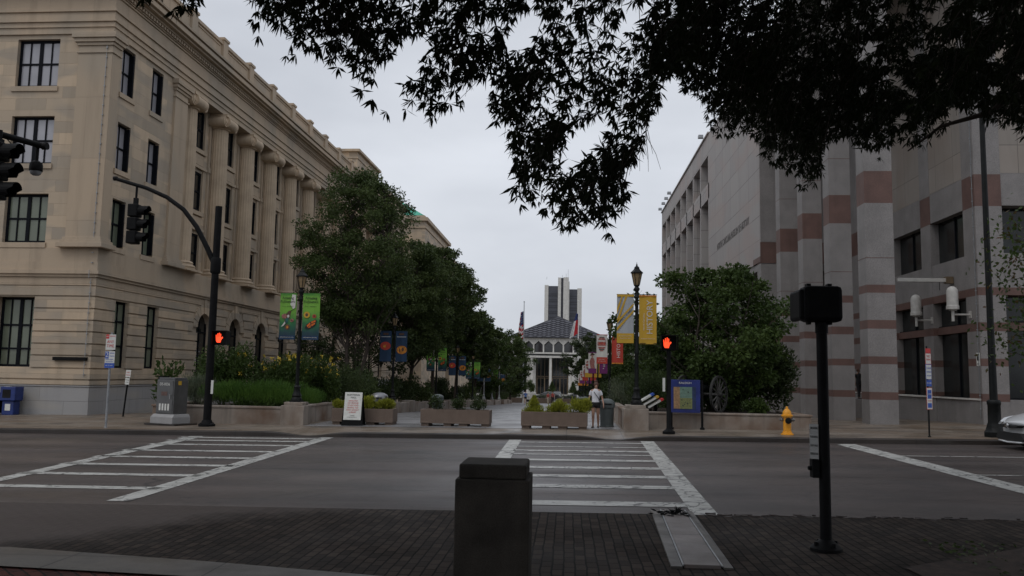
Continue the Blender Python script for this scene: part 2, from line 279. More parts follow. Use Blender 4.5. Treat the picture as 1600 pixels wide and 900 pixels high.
# ---------------------------------------------------------------- mesh helpers
class MB:
    def __init__(s): s.v = []; s.f = []; s.m = []
    def add(s, vs, fs, m=0):
        k = len(s.v); s.v += [tuple(x) for x in vs]; s.f += [tuple(i+k for i in q) for q in fs]; s.m += [m]*len(fs); return s
    def box(s, x0, x1, y0, y1, z0, z1, m=0):
        v = [(x, y, z) for z in (z0, z1) for y in (y0, y1) for x in (x0, x1)]
        return s.add(v, [(0, 2, 3, 1), (4, 5, 7, 6), (0, 1, 5, 4), (2, 6, 7, 3), (0, 4, 6, 2), (1, 3, 7, 5)], m)
    def ub(s, O, U, N, u0, u1, n0, n1, z0, z1, m=0):   # box in a wall frame
        O, U, N = Vector(O), Vector(U), Vector(N); Z = Vector((0, 0, 1))
        v = [O+U*a+N*b+Z*c for c in (z0, z1) for b in (n0, n1) for a in (u0, u1)]
        return s.add(v, [(0, 2, 3, 1), (4, 5, 7, 6), (0, 1, 5, 4), (2, 6, 7, 3), (0, 4, 6, 2), (1, 3, 7, 5)], m)
    def tube(s, pts, rad, n=8, m=0, cap=True):
        pts = [Vector(p) for p in pts]
        if not hasattr(rad, '__len__'): rad = [rad]*len(pts)
        k = len(s.v); ref = None
        for i, p in enumerate(pts):
            d = (pts[min(i+1, len(pts)-1)]-pts[max(i-1, 0)]).normalized()
            if ref is None: ref = Vector((0, 0, 1)) if abs(d.z) < .9 else Vector((1, 0, 0))
            a = d.cross(ref).normalized(); b = d.cross(a).normalized(); ref = b.cross(d) if False else ref
            for j in range(n):
                t = 2*pi*j/n; s.v.append(tuple(p+(a*cos(t)+b*sin(t))*rad[i]))
        for i in range(len(pts)-1):
            for j in range(n):
                s.f.append((k+i*n+j, k+i*n+(j+1) % n, k+(i+1)*n+(j+1) % n, k+(i+1)*n+j)); s.m.append(m)
        if cap:
            s.f.append(tuple(k+j for j in range(n))[::-1]); s.m.append(m)
            s.f.append(tuple(k+(len(pts)-1)*n+j for j in range(n))); s.m.append(m)
        return s
    def lathe(s, prof, c=(0, 0, 0), n=16, m=0, axis='z', flute=0):
        k = len(s.v)
        for (r, z) in prof:
            for j in range(n):
                t = 2*pi*j/n; rr = r*(1-(flute if j % 2 else 0)); a, b = rr*cos(t), rr*sin(t)
                s.v.append({'z': (c[0]+a, c[1]+b, c[2]+z), 'x': (c[0]+z, c[1]+a, c[2]+b), 'y': (c[0]+a, c[1]+z, c[2]+b)}[axis])
        for i in range(len(prof)-1):
            for j in range(n):
                s.f.append((k+i*n+j, k+i*n+(j+1) % n, k+(i+1)*n+(j+1) % n, k+(i+1)*n+j)); s.m.append(m)
        s.f.append(tuple(k+j for j in range(n))[::-1]); s.m.append(m)
        s.f.append(tuple(k+(len(prof)-1)*n+j for j in range(n))); s.m.append(m)
        return s
    def prism(s, poly, O, U, V, d, m=0):               # 2D polygon in (U,V), extruded by vector d
        O, U, V, d = Vector(O), Vector(U), Vector(V), Vector(d); n = len(poly)
        a = [O+U*x+V*y for x, y in poly]; tri = tessellate_polygon([[Vector((x, y, 0)) for x, y in poly]])
        s.add(a+[p+d for p in a], [tuple(t) for t in tri]+[tuple(i+n for i in t[::-1]) for t in tri]+[(i, (i+1) % n, (i+1) % n+n, i+n) for i in range(n)], m)
        return s
    def build(s, name, mats, parent=None, smooth=False, bevel=0, loc=None, rotz=0):
        me = bpy.data.meshes.new(name); me.from_pydata(s.v, [], s.f)
        if not isinstance(mats, (list, tuple)): mats = [mats]
        for x in mats: me.materials.append(x)
        me.polygons.foreach_set('material_index', s.m)
        bm = bmesh.new(); bm.from_mesh(me); bmesh.ops.recalc_face_normals(bm, faces=bm.faces); bm.to_mesh(me); bm.free()
        if smooth:
            me.polygons.foreach_set('use_smooth', [True]*len(me.polygons)); me.set_sharp_from_angle(angle=radians(38))
        o = bpy.data.objects.new(name, me); COL.objects.link(o); o.parent = parent
        if loc: o.location = loc
        o.rotation_euler.z = rotz
        if bevel:
            b = o.modifiers.new('bevel', 'BEVEL'); b.width = bevel; b.segments = 2; b.limit_method = 'ANGLE'
        return o
def tag(o, label=None, cat=None, group=None, kind=None):
    for k, v in (('label', label), ('category', cat), ('group', group), ('kind', kind)):
        if v: o[k] = v
    return o
def thing(name, label, cat, loc=(0, 0, 0), rotz=0, group=None, kind=None):
    o = bpy.data.objects.new(name, None); COL.objects.link(o); o.location = loc; o.rotation_euler.z = rotz
    o.empty_display_size = .2
    return tag(o, label, cat, group, kind)
KIDS = {}
def kids(o): return [c for c in bpy.data.objects if c.parent == o]
def dup(root, loc, rotz=None, label=None, group=None, scale=None):
    r = root.copy(); COL.objects.link(r); r.location = loc
    if rotz is not None: r.rotation_euler.z = rotz
    if scale: r.scale = (scale,)*3
    if label: r['label'] = label
    if group: r['group'] = group
    for ch in kids(root):
        c = ch.copy(); COL.objects.link(c); c.parent = r
        for g_ in kids(ch):
            d = g_.copy(); COL.objects.link(d); d.parent = c
    return r
def text(body, size, m, parent, O, U, V, name='lettering', depth=.002, align='CENTER', width=None, sx=1):
    """flat lettering lying in the plane O + U*x + V*y"""
    cu = bpy.data.curves.new(name, 'FONT'); cu.body = body; cu.size = size; cu.align_x = align; cu.align_y = 'CENTER'; cu.extrude = depth; cu.resolution_u = 3
    t = bpy.data.objects.new(name, cu); COL.objects.link(t)
    dg = bpy.context.evaluated_depsgraph_get(); me = bpy.data.meshes.new_from_object(t.evaluated_get(dg))
    bpy.data.objects.remove(t); bpy.data.curves.remove(cu)
    if width:
        xs = [v.co.x for v in me.vertices]; k = width/max(1e-6, max(xs)-min(xs))
        for v in me.vertices: v.co.x *= k
    U, V, O = Vector(U).normalized(), Vector(V).normalized(), Vector(O); W = U.cross(V)
    for v in me.vertices: v.co = O+U*v.co.x*sx+V*v.co.y+W*v.co.z
    me.materials.clear(); me.materials.append(m)
    o = bpy.data.objects.new(name, me); COL.objects.link(o); o.parent = parent; return o
def zroad(x, y=0): return .011*x
def zg(x, y):
    z = .011*x
    if y > 30: z -= min(y-30, 110)*.028
    return z
def zs(x, y): return zg(x, y)+.13          # pavement beyond the kerb
def sheet(name, xs, ys, zf, m, kind='structure'):
    b = MB(); nx = len(xs)
    v = [(x, y, zf(x, y)) for y in ys for x in xs]
    f = [(j*nx+i, j*nx+i+1, (j+1)*nx+i+1, (j+1)*nx+i) for j in range(len(ys)-1) for i in range(nx-1)]
    b.add(v, f); o = b.build(name, m); o['kind'] = kind; return o
def wallholes(mb, O, U, N, u0, u1, z0, z1, holes, depth, m=0, mr=None):
    """holes: (a,b,c,d,arch) ; arch = True gives a semicircular head"""
    O, U, N = Vector(O), Vector(U), Vector(N); Z = Vector((0, 0, 1))
    loops = [[(u0, z0), (u1, z0), (u1, z1), (u0, z1)]]
    for h in holes:
        a, b, c, d = h[:4]
        if len(h) > 4 and h[4]:
            r = (b-a)/2; cx = (a+b)/2; L = [(a, c), (b, c)]+[(cx+r*cos(t*pi/12), d-r+r*sin(t*pi/12)) for t in range(0, 13)]
        else: L = [(a, c), (b, c), (b, d), (a, d)]
        loops.append(L[::-1])
    flat = [p for L in loops for p in L]
    tri = tessellate_polygon([[Vector((x, y, 0)) for x, y in L] for L in loops])
    mb.add([O+U*x+Z*y for x, y in flat], [tuple(t) for t in tri], m)
    for L in loops[1:]:
        n = len(L); A = [O+U*x+Z*y for x, y in L]; B = [p-N*depth for p in A]
        mb.add(A+B, [(i, (i+1) % n, (i+1) % n+n, i+n) for i in range(n)], m if mr is None else mr)
def window(parent, O, U, N, u0, u1, z0, z1, cols=2, centre=False, rail=True, glass=None, fw=.07, frame=None, name='window', rails=None, jamb=.062):
    b = MB(); w_ = u1-u0
    b.ub(O, U, N, u0, u1, 0, .06, z0, z0+fw); b.ub(O, U, N, u0, u1, 0, .06, z1-fw, z1)
    b.ub(O, U, N, u0, u0+fw, 0, .062, z0+fw, z1-fw); b.ub(O, U, N, u1-fw, u1, 0, jamb, z0+fw, z1-fw)
    for i in range(1, cols):
        t = .022 if not (centre and i == cols/2) else .07
        x = u0+w_*i/cols; b.ub(O, U, N, x-t, x+t, 0, .05, z0+fw, z1-fw)
    for q in (rails if rails else ([.5] if rail else [])):
        zm = z0+(z1-z0)*q; b.ub(O, U, N, u0+fw, u1-fw, 0, .056, zm-.035, zm+.035)
    f = b.build(name, frame or K['darkframe'], parent)
    g_ = MB(); g_.ub(O, U, N, u0+.01, u1-.01, -.03, .012, z0+.01, z1-.01)
    g_.build('pane', glass or K['glass_dark'], f); return f

# ---------------------------------------------------------------- foliage helpers
def leaves(name, base, d, L, W, m, parent, side=None, curl=0):
    n = len(base); L = np.broadcast_to(L, n)[:, None]; W = np.broadcast_to(W, n)[:, None]
    if side is None: side = RNG.normal(size=(n, 3))
    s = np.cross(d, side); s /= np.linalg.norm(s, axis=1)[:, None]+1e-9
    nn = np.cross(d, s)
    v = np.empty((n, 4, 3)); v[:, 0] = base; v[:, 1] = base+d*L*.45+s*W/2+nn*L*curl; v[:, 2] = base+d*L; v[:, 3] = base+d*L*.45-s*W/2+nn*L*curl
    me = bpy.data.meshes.new(name); me.vertices.add(4*n); me.loops.add(4*n); me.polygons.add(n)
    me.vertices.foreach_set('co', v.reshape(-1)); me.loops.foreach_set('vertex_index', np.arange(4*n, dtype=np.int32))
    me.polygons.foreach_set('loop_start', np.arange(0, 4*n, 4, dtype=np.int32)); me.polygons.foreach_set('loop_total', np.full(n, 4, dtype=np.int32))
    me.update(calc_edges=True); me.materials.append(m)
    o = bpy.data.objects.new(name, me); COL.objects.link(o); o.parent = parent; return o
def unit(a): return a/(np.linalg.norm(a, axis=-1, keepdims=True)+1e-9)
def tree(name, label, loc, H, R, trunk_h, leaf=(.13, .07), ntips=70, per=190, m='leaf_elm', bark='bark', seed=1, group=None, cat='tree', spread=.5, tr=.13, stems=1, low=.32, squash=1):
    rg = np.random.default_rng(seed); root = thing(name, label, cat, loc, 0, group)
    b = MB(); tips = []
    cz = (H+H*low)/2; hz = (H-H*low)/2
    for st in range(stems):
        a0 = 2*pi*st/max(1, stems)+rg.uniform(0, 1); off = Vector((cos(a0), sin(a0), 0))*(.0 if stems == 1 else .35)
        P = [Vector((0, 0, -.15))+off*.3, Vector((rg.normal()*.05, rg.normal()*.05, trunk_h*.5))+off, Vector((rg.normal()*.12, rg.normal()*.12, trunk_h))+off*1.8]
        q = P[-1]; k = 5
        for i in range(k): q = q+Vector((rg.normal()*.12+off.x*.4, rg.normal()*.12+off.y*.4, (H*.88-trunk_h)/k)); P.append(q)
        rr = [tr*(1.35 if i == 0 else 1)*(1-.88*i/(len(P)-1)) for i in range(len(P))]
        if stems > 1: rr = [x*.65 for x in rr]
        b.tube(P, rr, 8)
        for t in range(ntips//stems):
            # target on an irregular ellipsoid
            th = rg.uniform(0, 2*pi); z = rg.uniform(-1, 1); rad = rg.uniform(.35, 1)**.5
            wob = 1+.22*sin(3*th+seed)+.16*sin(5*th+z*4+seed*2)
            rxy = R*sqrt(max(0, 1-z*z*.95))*rad*wob; tgt = Vector((cos(th)*rxy*squash, sin(th)*rxy, cz+z*hz*(.8+.2*rad)))
            # start on the stem below the target
            zz = max(trunk_h*.8, tgt.z-rxy*.9-.3); i = 0
            while i < len(P)-2 and P[i+1].z < zz: i += 1
            f = min(1, max(0, (zz-P[i].z)/max(.01, P[i+1].z-P[i].z))); s0 = P[i].lerp(P[i+1], f)
            mid = s0.lerp(tgt, .5)+Vector((0, 0, rg.uniform(.0, .35)*rxy*.4))
            r1 = max(.012, tr*.28*(1-(zz/H)*.6)); b.tube([s0, mid, tgt], [r1, r1*.6, .008], 5, cap=False)
            tips.append(tgt)
            tips.append(mid.lerp(tgt, rg.uniform(.2, .7))+Vector(rg.normal(size=3))*.25)
    b.build('trunk', K[bark], root, smooth=True)
    T = np.array([tuple(t) for t in tips]); n = len(T)*per//2
    idx = rg.integers(0, len(T), n); sp = spread*R*.42*rg.uniform(.55, 1.35, len(T))[idx][:, None]
    off = unit(rg.normal(size=(n, 3)))*(rg.random((n, 1))**.45)*sp; off[:, 2] *= .62
    base = T[idx]+off; d = unit(off*.6/np.maximum(sp, .01)+rg.normal(size=(n, 3))*.6+np.array([0, 0, -.15]))
    leaves('crown', base, d, rg.uniform(.7, 1.3, n)*leaf[0], rg.uniform(.8, 1.2, n)*leaf[1], K[m], root, curl=.06)
    return root
def shrub(name, label, loc, rx, ry, h, n=2500, leaf=(.09, .05), m='leaf_dark', seed=1, group=None, cat='shrub', up=.3, flowers=0, fm='flower', lump=.3, parent=None, z0=0, cone=False, fsize=.07):
    rg = np.random.default_rng(seed)
    root = parent or thing(name, label, cat, loc, 0, group)
    k = 14; C = np.stack([rg.uniform(-1, 1, k)*rx*.7, rg.uniform(-1, 1, k)*ry*.7, rg.uniform(.3, .85, k)*h], 1)
    C = np.vstack([C, [[0, 0, h*.5]]]); idx = rg.integers(0, len(C), n)
    if cone:
        z = rg.random(n)**1.4; th = rg.uniform(0, 2*pi, n); r = (1-z)*np.sqrt(rg.random(n))*(1+.25*np.sin(9*th+z*20))
        base = np.stack([r*np.cos(th)*rx, r*np.sin(th)*ry, z*h*.92+z0], 1)
    else:
        off = unit(rg.normal(size=(n, 3)))*(rg.random((n, 1))**.4)*np.array([rx*lump*1.3, ry*lump*1.3, h*.33])
        base = C[idx]+off; base[:, 2] = np.maximum(base[:, 2], .02)+z0
    d = unit(rg.normal(size=(n, 3))*(1-up)+np.array([0, 0, up*2])+ (base-np.array([0, 0, z0+h*.3]))*np.array([.5/rx, .5/ry, .2/h]))
    b = MB()
    for i in range(7):
        c = C[i]; b.tube([(rg.normal()*.04, rg.normal()*.04, z0-.05), (c[0]*.4, c[1]*.4, z0+c[2]*.5), (c[0]*.8, c[1]*.8, z0+c[2]*(.3 if cone else .95))], [.018, .012, .005], 5, cap=False)
    b.build('stem', K['bark'], root)
    leaves('foliage', base, d, rg.uniform(.7, 1.3, n)*leaf[0], rg.uniform(.8, 1.2, n)*leaf[1], K[m], root, curl=.05)
    if flowers:
        nf = flowers*7; ci = rg.integers(0, n, flowers); c = base[ci].copy(); c[:, 2] = z0+h*rg.uniform(.65, 1.12, flowers)
        c = np.repeat(c, 7, 0); a = rg.uniform(0, 2*pi, nf); dd = unit(np.stack([np.cos(a), rg.uniform(-.6, .1, nf), np.sin(a)], 1))
        tag(leaves('blossoms', c, dd, fsize, fsize*.5, K[fm], root), kind='stuff')
    return root

# ================================================================ THE SETTING
def lin(a, b, n): return [a+(b-a)*i/n for i in range(n+1)]
far = [-900, -400, -150, -60, -40]; XS = far+lin(-30, 40, 28)+[60, 150, 400, 900]
sheet('ground', XS, [-300, -100, -30, 0, 10, 20, 30, 40, 60, 90, 140, 200, 400, 900, 2500], lambda x, y: zg(max(-60, min(60, x)), y)-.10, K['ground'])
sheet('road', lin(-70, 70, 40), [10.45, 14, 18, 22.24], zroad, K['asphalt'])
def kh(x): return .13*(1-.85*math.exp(-((x+7.0)/.65)**2)-.85*math.exp(-((x-1.25)/.7)**2))
def zwalk(x, y):
    t = max(0, min(1, (y-22.3)/1.6)); return zg(x, y)+kh(x)*(1-t)+.13*t
xs = sorted(set([round(v, 2) for v in lin(-70, 70, 70)+lin(-9, 4, 65)]))
sheet('sidewalk', xs, [22.38, 22.8, 23.3, 23.9, 24.6, 26, 30, 40], lambda x, y: zwalk(x, y), K['sidewalk'])
b = MB(); N = len(xs)
prof = lambda x: [(22.22, zroad(x)-.02), (22.225, zroad(x)+kh(x)*.8), (22.25, zroad(x)+kh(x)*.97), (22.28, zroad(x)+kh(x)+.002), (22.39, zroad(x)+kh(x)+.003)]
b.add([(x, y, z) for x in xs for y, z in prof(x)], [(i*5+j, i*5+j+1, (i+1)*5+j+1, (i+1)*5+j) for i in range(N-1) for j in range(4)])
tag(b.build('kerb', K['kerb'], smooth=True), kind='structure')
sheet('plaza', lin(-7.9, 1.6, 6), [24.62, 26, 30, 35, 40, 50, 70, 100, 140, 158], lambda x, y: zg(x, y)+.136, K['plaza'])
sheet('plaza_setts', [-7.6, -4, 0, 1.5], [62, 70, 90, 110, 128], lambda x, y: zg(x, y)+.142, K['setts'])
sheet('far_street', [-80, 0, 80], [158, 163, 168, 172], lambda x, y: zg(x, y)+.05, K['asphalt'])
sheet('plaza_side_ground', [-18, -8.5], [40, 60, 90, 140], lambda x, y: zg(x, y)+.13, K['sidewalk'])
sheet('museum_forecourt', [1.9, 8, 14.1, 60], [26.5, 30, 40, 60, 90, 140], lambda x, y: zg(x, y)+.134, K['sidewalk'])
# near side: dark pavers, asphalt patch on the left, concrete band, red brick
sheet('near_pavers', lin(-60, 60, 24), [7.75, 9, 10.45], lambda x, y: zroad(x)+.018, K['pavers'])
sheet('near_pavers_right', [-1.0, 6, 60], [-25, 0, 7.75], lambda x, y: zroad(x)+.018, K['pavers'])
sheet('red_brick_paving', [-60, -20, -1.0], [-25, 0, 7.75], lambda x, y: zroad(x)+.009, K['redbrick'])
b = MB(); b.add([(-5.3, 7.7, zroad(-5.3)+.0185), (-3.2, 7.38, zroad(-3.2)+.0185), (-1.3, 7.02, .0045), (-.99, 6.0, .007), (-.99, 7.76, .007), (-5.3, 7.76, zroad(-5.3)+.0185)], [(0, 1, 2, 3, 4, 5)])
tag(b.build('near_pavers_wedge', K['pavers']), kind='structure')
b = MB(); b.add([(-60, 7.0, zroad(-60)+.02), (-5.3, 7.1, zroad(-5.3)+.026), (-1.9, 6.72, zroad(-1.9)+.026), (-.99, 6.45, .018), (-.99, 6.88, .018), (-3.2, 7.40, zroad(-3.2)+.026), (-5.3, 7.8, zroad(-5.3)+.026), (-60, 7.9, zroad(-60)+.02)], [(0, 1, 6, 7), (1, 2, 5, 6), (2, 3, 4, 5)])
b.box(-60, 60, -26, -25.8, -1.2, .3)
tag(b.build('concrete_band', K['band']), kind='structure')
rg = np.random.default_rng(3)
# broken asphalt lip
b = MB()
for i in range(95):
    x = 1.75+rg.random()**1.3*5.0; y = 10.44+rg.normal()*.045; s_ = rg.uniform(.02, .07)
    a = rg.uniform(0, pi); k = len(b.v); h = rg.uniform(.008, .02)
    poly = [(x+s_*cos(a+t)*rg.uniform(.6, 1.4), y+s_*.5*sin(a+t)) for t in (0, 1.2, 2.3, 3.5, 4.9)]
    b.prism(poly, (0, 0, zroad(x)+.016), (1, 0, 0), (0, 1, 0), (0, 0, h))
o = b.build('broken_asphalt', K['asphalt']); tag(o, kind='stuff', label='crumbled asphalt pieces along the near road edge')
# mulch bed bottom right
b = MB(); pts = [(3.0, 7.75), (4.6, 8.6), (7.5, 9.1), (14, 9.3), (14, 3), (3.6, 3), (3.1, 6.4)]
b.add([(x, y, zroad(x)+.03+.05*(1 if 4 < y < 8.7 and x > 4 else 0)) for x, y in pts], [tuple(t) for t in tessellate_polygon([[Vector((x, y, 0)) for x, y in pts]])])
tag(b.build('mulch_bed', K['soil']), kind='structure')
# painted markings
def strip(pts4, name='road_marking'):
    b = MB(); 
    for q in pts4: b.add([(x, y, zroad(x)+.006) for x, y in q], [(0, 1, 2, 3)])
    tag(b.build(name, K['paint']), kind='structure')
def bar(x0, x1, yc, t=.3, sl=0): return [(x0, yc-t/2), (x1, yc-t/2+sl*(x1-x0)), (x1, yc+t/2+sl*(x1-x0)), (x0, yc+t/2)]
cw = [[(-1.5, 22.0), (-1.18, 22.0), (-1.08, 10.7), (-1.40, 10.7)], [(1.93, 22.0), (2.27, 22.0), (1.88, 10.52), (1.56, 10.52)]]
lx = lambda y: -1.2; rx_ = lambda y: 1.57+(y-10.5)*.0315
for y, t in ((21.3, .2), (20.05, .15), (19.0, .3), (18.1, .18), (16.95, .34), (15.6, .36), (14.3, .36), (13.0, .36), (11.3, .4)): cw.append([(lx(y), y-t/2), (rx_(y), y-t/2), (rx_(y), y+t/2), (lx(y), y+t/2)])
strip(cw, 'crosswalk_marking')
lq = lambda y: -8.75-(y-11)*.13; rq = lambda y: -5.9-(y-10.8)*.045
cw2 = [[(-9.15, 10.8), (-8.75, 10.8), (-9.75, 22.0), (-10.15, 22.0)], [(-6.08, 10.8), (-5.76, 10.8), (-6.2, 22.0), (-6.55, 22.0)]]
cw2[0] = [(-9.0, 12.2), (-8.6, 10.9), (-9.7, 21.9), (-10.1, 21.9)]
for y in (12.05, 13.6, 15.07, 16.45, 17.85, 19.4, 20.6, 21.5): cw2.append([(lq(y)-.1, y-.13), (rq(y), y-.17), (rq(y), y+.12), (lq(y)-.1, y+.15)])
strip(cw2, 'crosswalk_marking')
strip([[(6.75, 12.0), (7.2, 12.0), (7.35, 21.9), (6.85, 21.9)]], 'stop_line')
strip([bar(7.3, 60, 18.82, .11), bar(7.25, 60, 15.32, .11)], 'lane_line')
strip([[(6.35, 10.6), (6.85, 10.6), (7.18, 12.0), (6.76, 12.0)]], 'stop_line')

# ================================================================ LEFT: sandstone office building
AL = atan(17/1290)
BL = thing('stone_office_building', 'tan sandstone office building with tall fluted columns on the left of the plaza', 'building', (-17.7, 29.7, 0), -AL)
XU, YU = (1, 0, 0), (0, 1, 0); FN, SN = (0, -1, 0), (1, 0, 0)     # front faces -y, plaza side faces +x
LEN, FW = 52, 15
fo = (0, 0, 0)
rowz = [(6.36, 8.25), (9.42, 11.3), (12.48, 14.38)]
frontw = [(-3.85, -2.12), (-8.2, -6.47), (-12.55, -10.82)]
gz = (1.66, 4.29)
# plinth
b = MB(); b.box(-FW, .10, -.10, LEN, -3.0, .96); b.box(-FW, .13, -.13, LEN, .96, 1.0)
b.build('plinth', K['granite'], BL)
# rusticated ground storey
b = MB()
gf = [(a+.02, c-.1, gz[0], gz[1]) for a, c in [(-3.9, -2.2), (-8.25, -6.4), (-12.6, -10.8)]]
arch_c = [9.1+3.58*i for i in range(11)]
gs = [(1.33, 2.33, 1.67, 4.28), (3.72, 4.7, 1.67, 4.28)]+[(c-.7, c+.7, 1.25, 4.35, True) for c in arch_c]
wallholes(b, (0, 0, 0), XU, FN, -FW, 0, 1.0, 5.05, [h for h in gf], .42)
wallholes(b, (0, 0, 0), YU, SN, 0, LEN, 1.0, 5.05, gs, .42)
gr = [1.0, 1.21, 1.63, 2.1, 2.54, 2.99, 3.42, 3.86, 4.32, 4.72]
PR = .07
def course(U, N, segs, z0, z1, closed):
    for a, c in segs:
        if c-a > .05: b.ub(fo, U, N, a, c, -.01, PR, z0+.03, z1-.025)
def cut(lo, hi, holes):
    segs = [(lo, hi)]
    for a, c in holes:
        n = []
        for s0, s1 in segs:
            if c <= s0 or a >= s1: n.append((s0, s1)); continue
            if a > s0: n.append((s0, a))
            if c < s1: n.append((c, s1))
        segs = n
    return segs
for z0, z1 in zip(gr[:-1], gr[1:]):
    hf = [(h[0], h[1]) for h in gf if h[2] < z1-.1 and h[3] > z0+.1]
    course(XU, FN, cut(-FW, PR, hf), z0, z1, 0)
    hs = [(h[0], h[1]) for h in gs[:2] if h[2] < z1-.1 and h[3] > z0+.1]
    for c in arch_c:
        zc = 3.65; zm = (z0+z1)/2
        if z1 < 1.3: continue
        if zm < zc-.1: hs.append((c-.7, c+.7))
        else:
            r = 1.18; dz = z0-zc
            if abs(dz) < r: q = sqrt(max(0, r*r-max(0, dz)**2)); hs.append((c-q, c+q))
    course(YU, SN, cut(-.0, LEN, hs), z0, z1, 1)
for c in arch_c:      # voussoirs
    for k in range(9):
        a0, a1 = pi*k/9+.015, pi*(k+1)/9-.015; ro = 1.15 if k != 4 else 1.38
        if k == 4: a0 += .05; a1 -= .05
        poly = [(c+.7*cos(a0), 3.65+.7*sin(a0)), (c+ro*cos(a0), 3.65+ro*sin(a0)), (c+ro*cos(a1), 3.65+ro*sin(a1)), (c+.7*cos(a1), 3.65+.7*sin(a1))]
        b.prism(poly, (-.01, 0, 0), YU, (0, 0, 1), (PR+.015 if k != 4 else PR+.04, 0, 0))
b.build('ground_storey', K['sand'], BL)
b = MB()
for (z0, z1, pr) in ((4.74, 5.04, .05), (5.05, 5.16, .12), (5.16, 5.30, .20), (5.30, 5.62, .09), (5.62, 6.16, .03)): b.box(-FW, pr, -pr, LEN+.0, z0, z1)
b.build('belt_course', K['sand_smooth'], BL)
# upper walls
b = MB()
wallholes(b, (0, 0, 0), XU, FN, -FW, 0, 6.16, 14.55, [(a, c, z0, z1) for a, c in frontw for z0, z1 in rowz], .25)
sidew = [(.75, 1.69), (3.06, 3.98)]
wallholes(b, (0, 0, 0), YU, SN, 0, 6.3, 6.16, 14.55, [(a, c, z0, z1) for a, c in sidew for z0, z1 in rowz], .25)
wallholes(b, (0, 0, 0), YU, SN, LEN-5, LEN, 6.16, 14.55, [], .25)
# recessed wall behind the columns
RX = -.62; rc = [8.79+3.47*i for i in range(11)]
wallholes(b, (RX, 0, 0), YU, SN, 6.3, LEN-5, 6.16, 14.55, [(c-.56, c+.56, z0, z1) for c in rc for z0, z1 in rowz], .2)
b.add([(0, 6.3, 6.16), (RX, 6.3, 6.16), (RX, 6.3, 14.55), (0, 6.3, 14.55)], [(0, 1, 2, 3)])
b.add([(0, LEN-5, 6.16), (RX, LEN-5, 6.16), (RX, LEN-5, 14.55), (0, LEN-5, 14.55)], [(0, 1, 2, 3)])
b.add([(0, 6.3, 6.158), (RX, 6.3, 6.158), (RX, LEN-5, 6.158), (0, LEN-5, 6.158)], [(0, 1, 2, 3)])
b.box(-FW, -FW+.3, 0, LEN, 1, 16); b.box(-FW, 0, LEN-.3, LEN, 1, 16)
b.build('wall', K['sand'], BL)
# window surrounds, sills and spandrels
for a, c in frontw:
    for z0, z1 in rowz: b = MB(); b.ub(fo, XU, FN, a-.12, c+.05, -.1, .06, z0-.2, z0-.005); b.build('sill', K['sand_smooth'], BL)
for a, c in sidew:
    for z0, z1 in rowz: b = MB(); b.ub(fo, YU, SN, a-.1, c+.1, -.1, .06, z0-.2, z0-.005); b.build('sill', K['sand_smooth'], BL)
ro = (RX, 0, 0)
for c in rc:
    b = MB()
    for i, (z0, z1) in enumerate(rowz):
        b.ub(ro, YU, SN, c-.72, c-.565, 0, .06, z0-.05, z1+.16); b.ub(ro, YU, SN, c+.565, c+.72, 0, .06, z0-.05, z1+.16)
        b.ub(ro, YU, SN, c-.78, c+.78, 0, .12, z0-.25, z0-.05); b.ub(ro, YU, SN, c-.84, c+.84, 0, .14, z1+.16, z1+.3)
        if i < 2: b.ub(ro, YU, SN, c-.6, c+.6, 0, .06, z1+.36, rowz[i+1][0]-.32)
    for q in (-1.15, 1.15):
        b.ub(ro, YU, SN, c+q-.10, c+q+.10, 0, .08, 6.2, 14.5); b.ub(ro, YU, SN, c+q-.14, c+q+.14, 0, .12, 11.5, 11.75)
    b.build('window_surround', K['sand_smooth'], BL)
# pilasters
def pil(boxes, nm='pilaster'):
    b = MB()
    for (x0, x1, y0, y1) in boxes:
        b.box(x0-.0, x1, y0, y1, 6.16, 14.54)
    for (x0, x1, y0, y1) in boxes:
        for (z0, z1, e) in ((6.16, 6.34, .22), (6.34, 6.46, .13), (6.46, 6.56, .07), (13.75, 13.82, .05), (14.05, 14.17, .06), (14.17, 14.32, .13), (14.32, 14.53, .2)):
            b.box(x0-(e if x0 < -.9 else 0), x1+e, y0-e, y1+e, z0, z1)
    b.build(nm, K['sand_smooth'], BL, bevel=.012)
pil([(-1.28, .10, -.10, .45)]); pil([(-.3, .10, 4.95, 6.1)]); pil([(-.3, .10, LEN-4.6, LEN-3.4)]); pil([(-.3, .10, LEN-.6, LEN)])
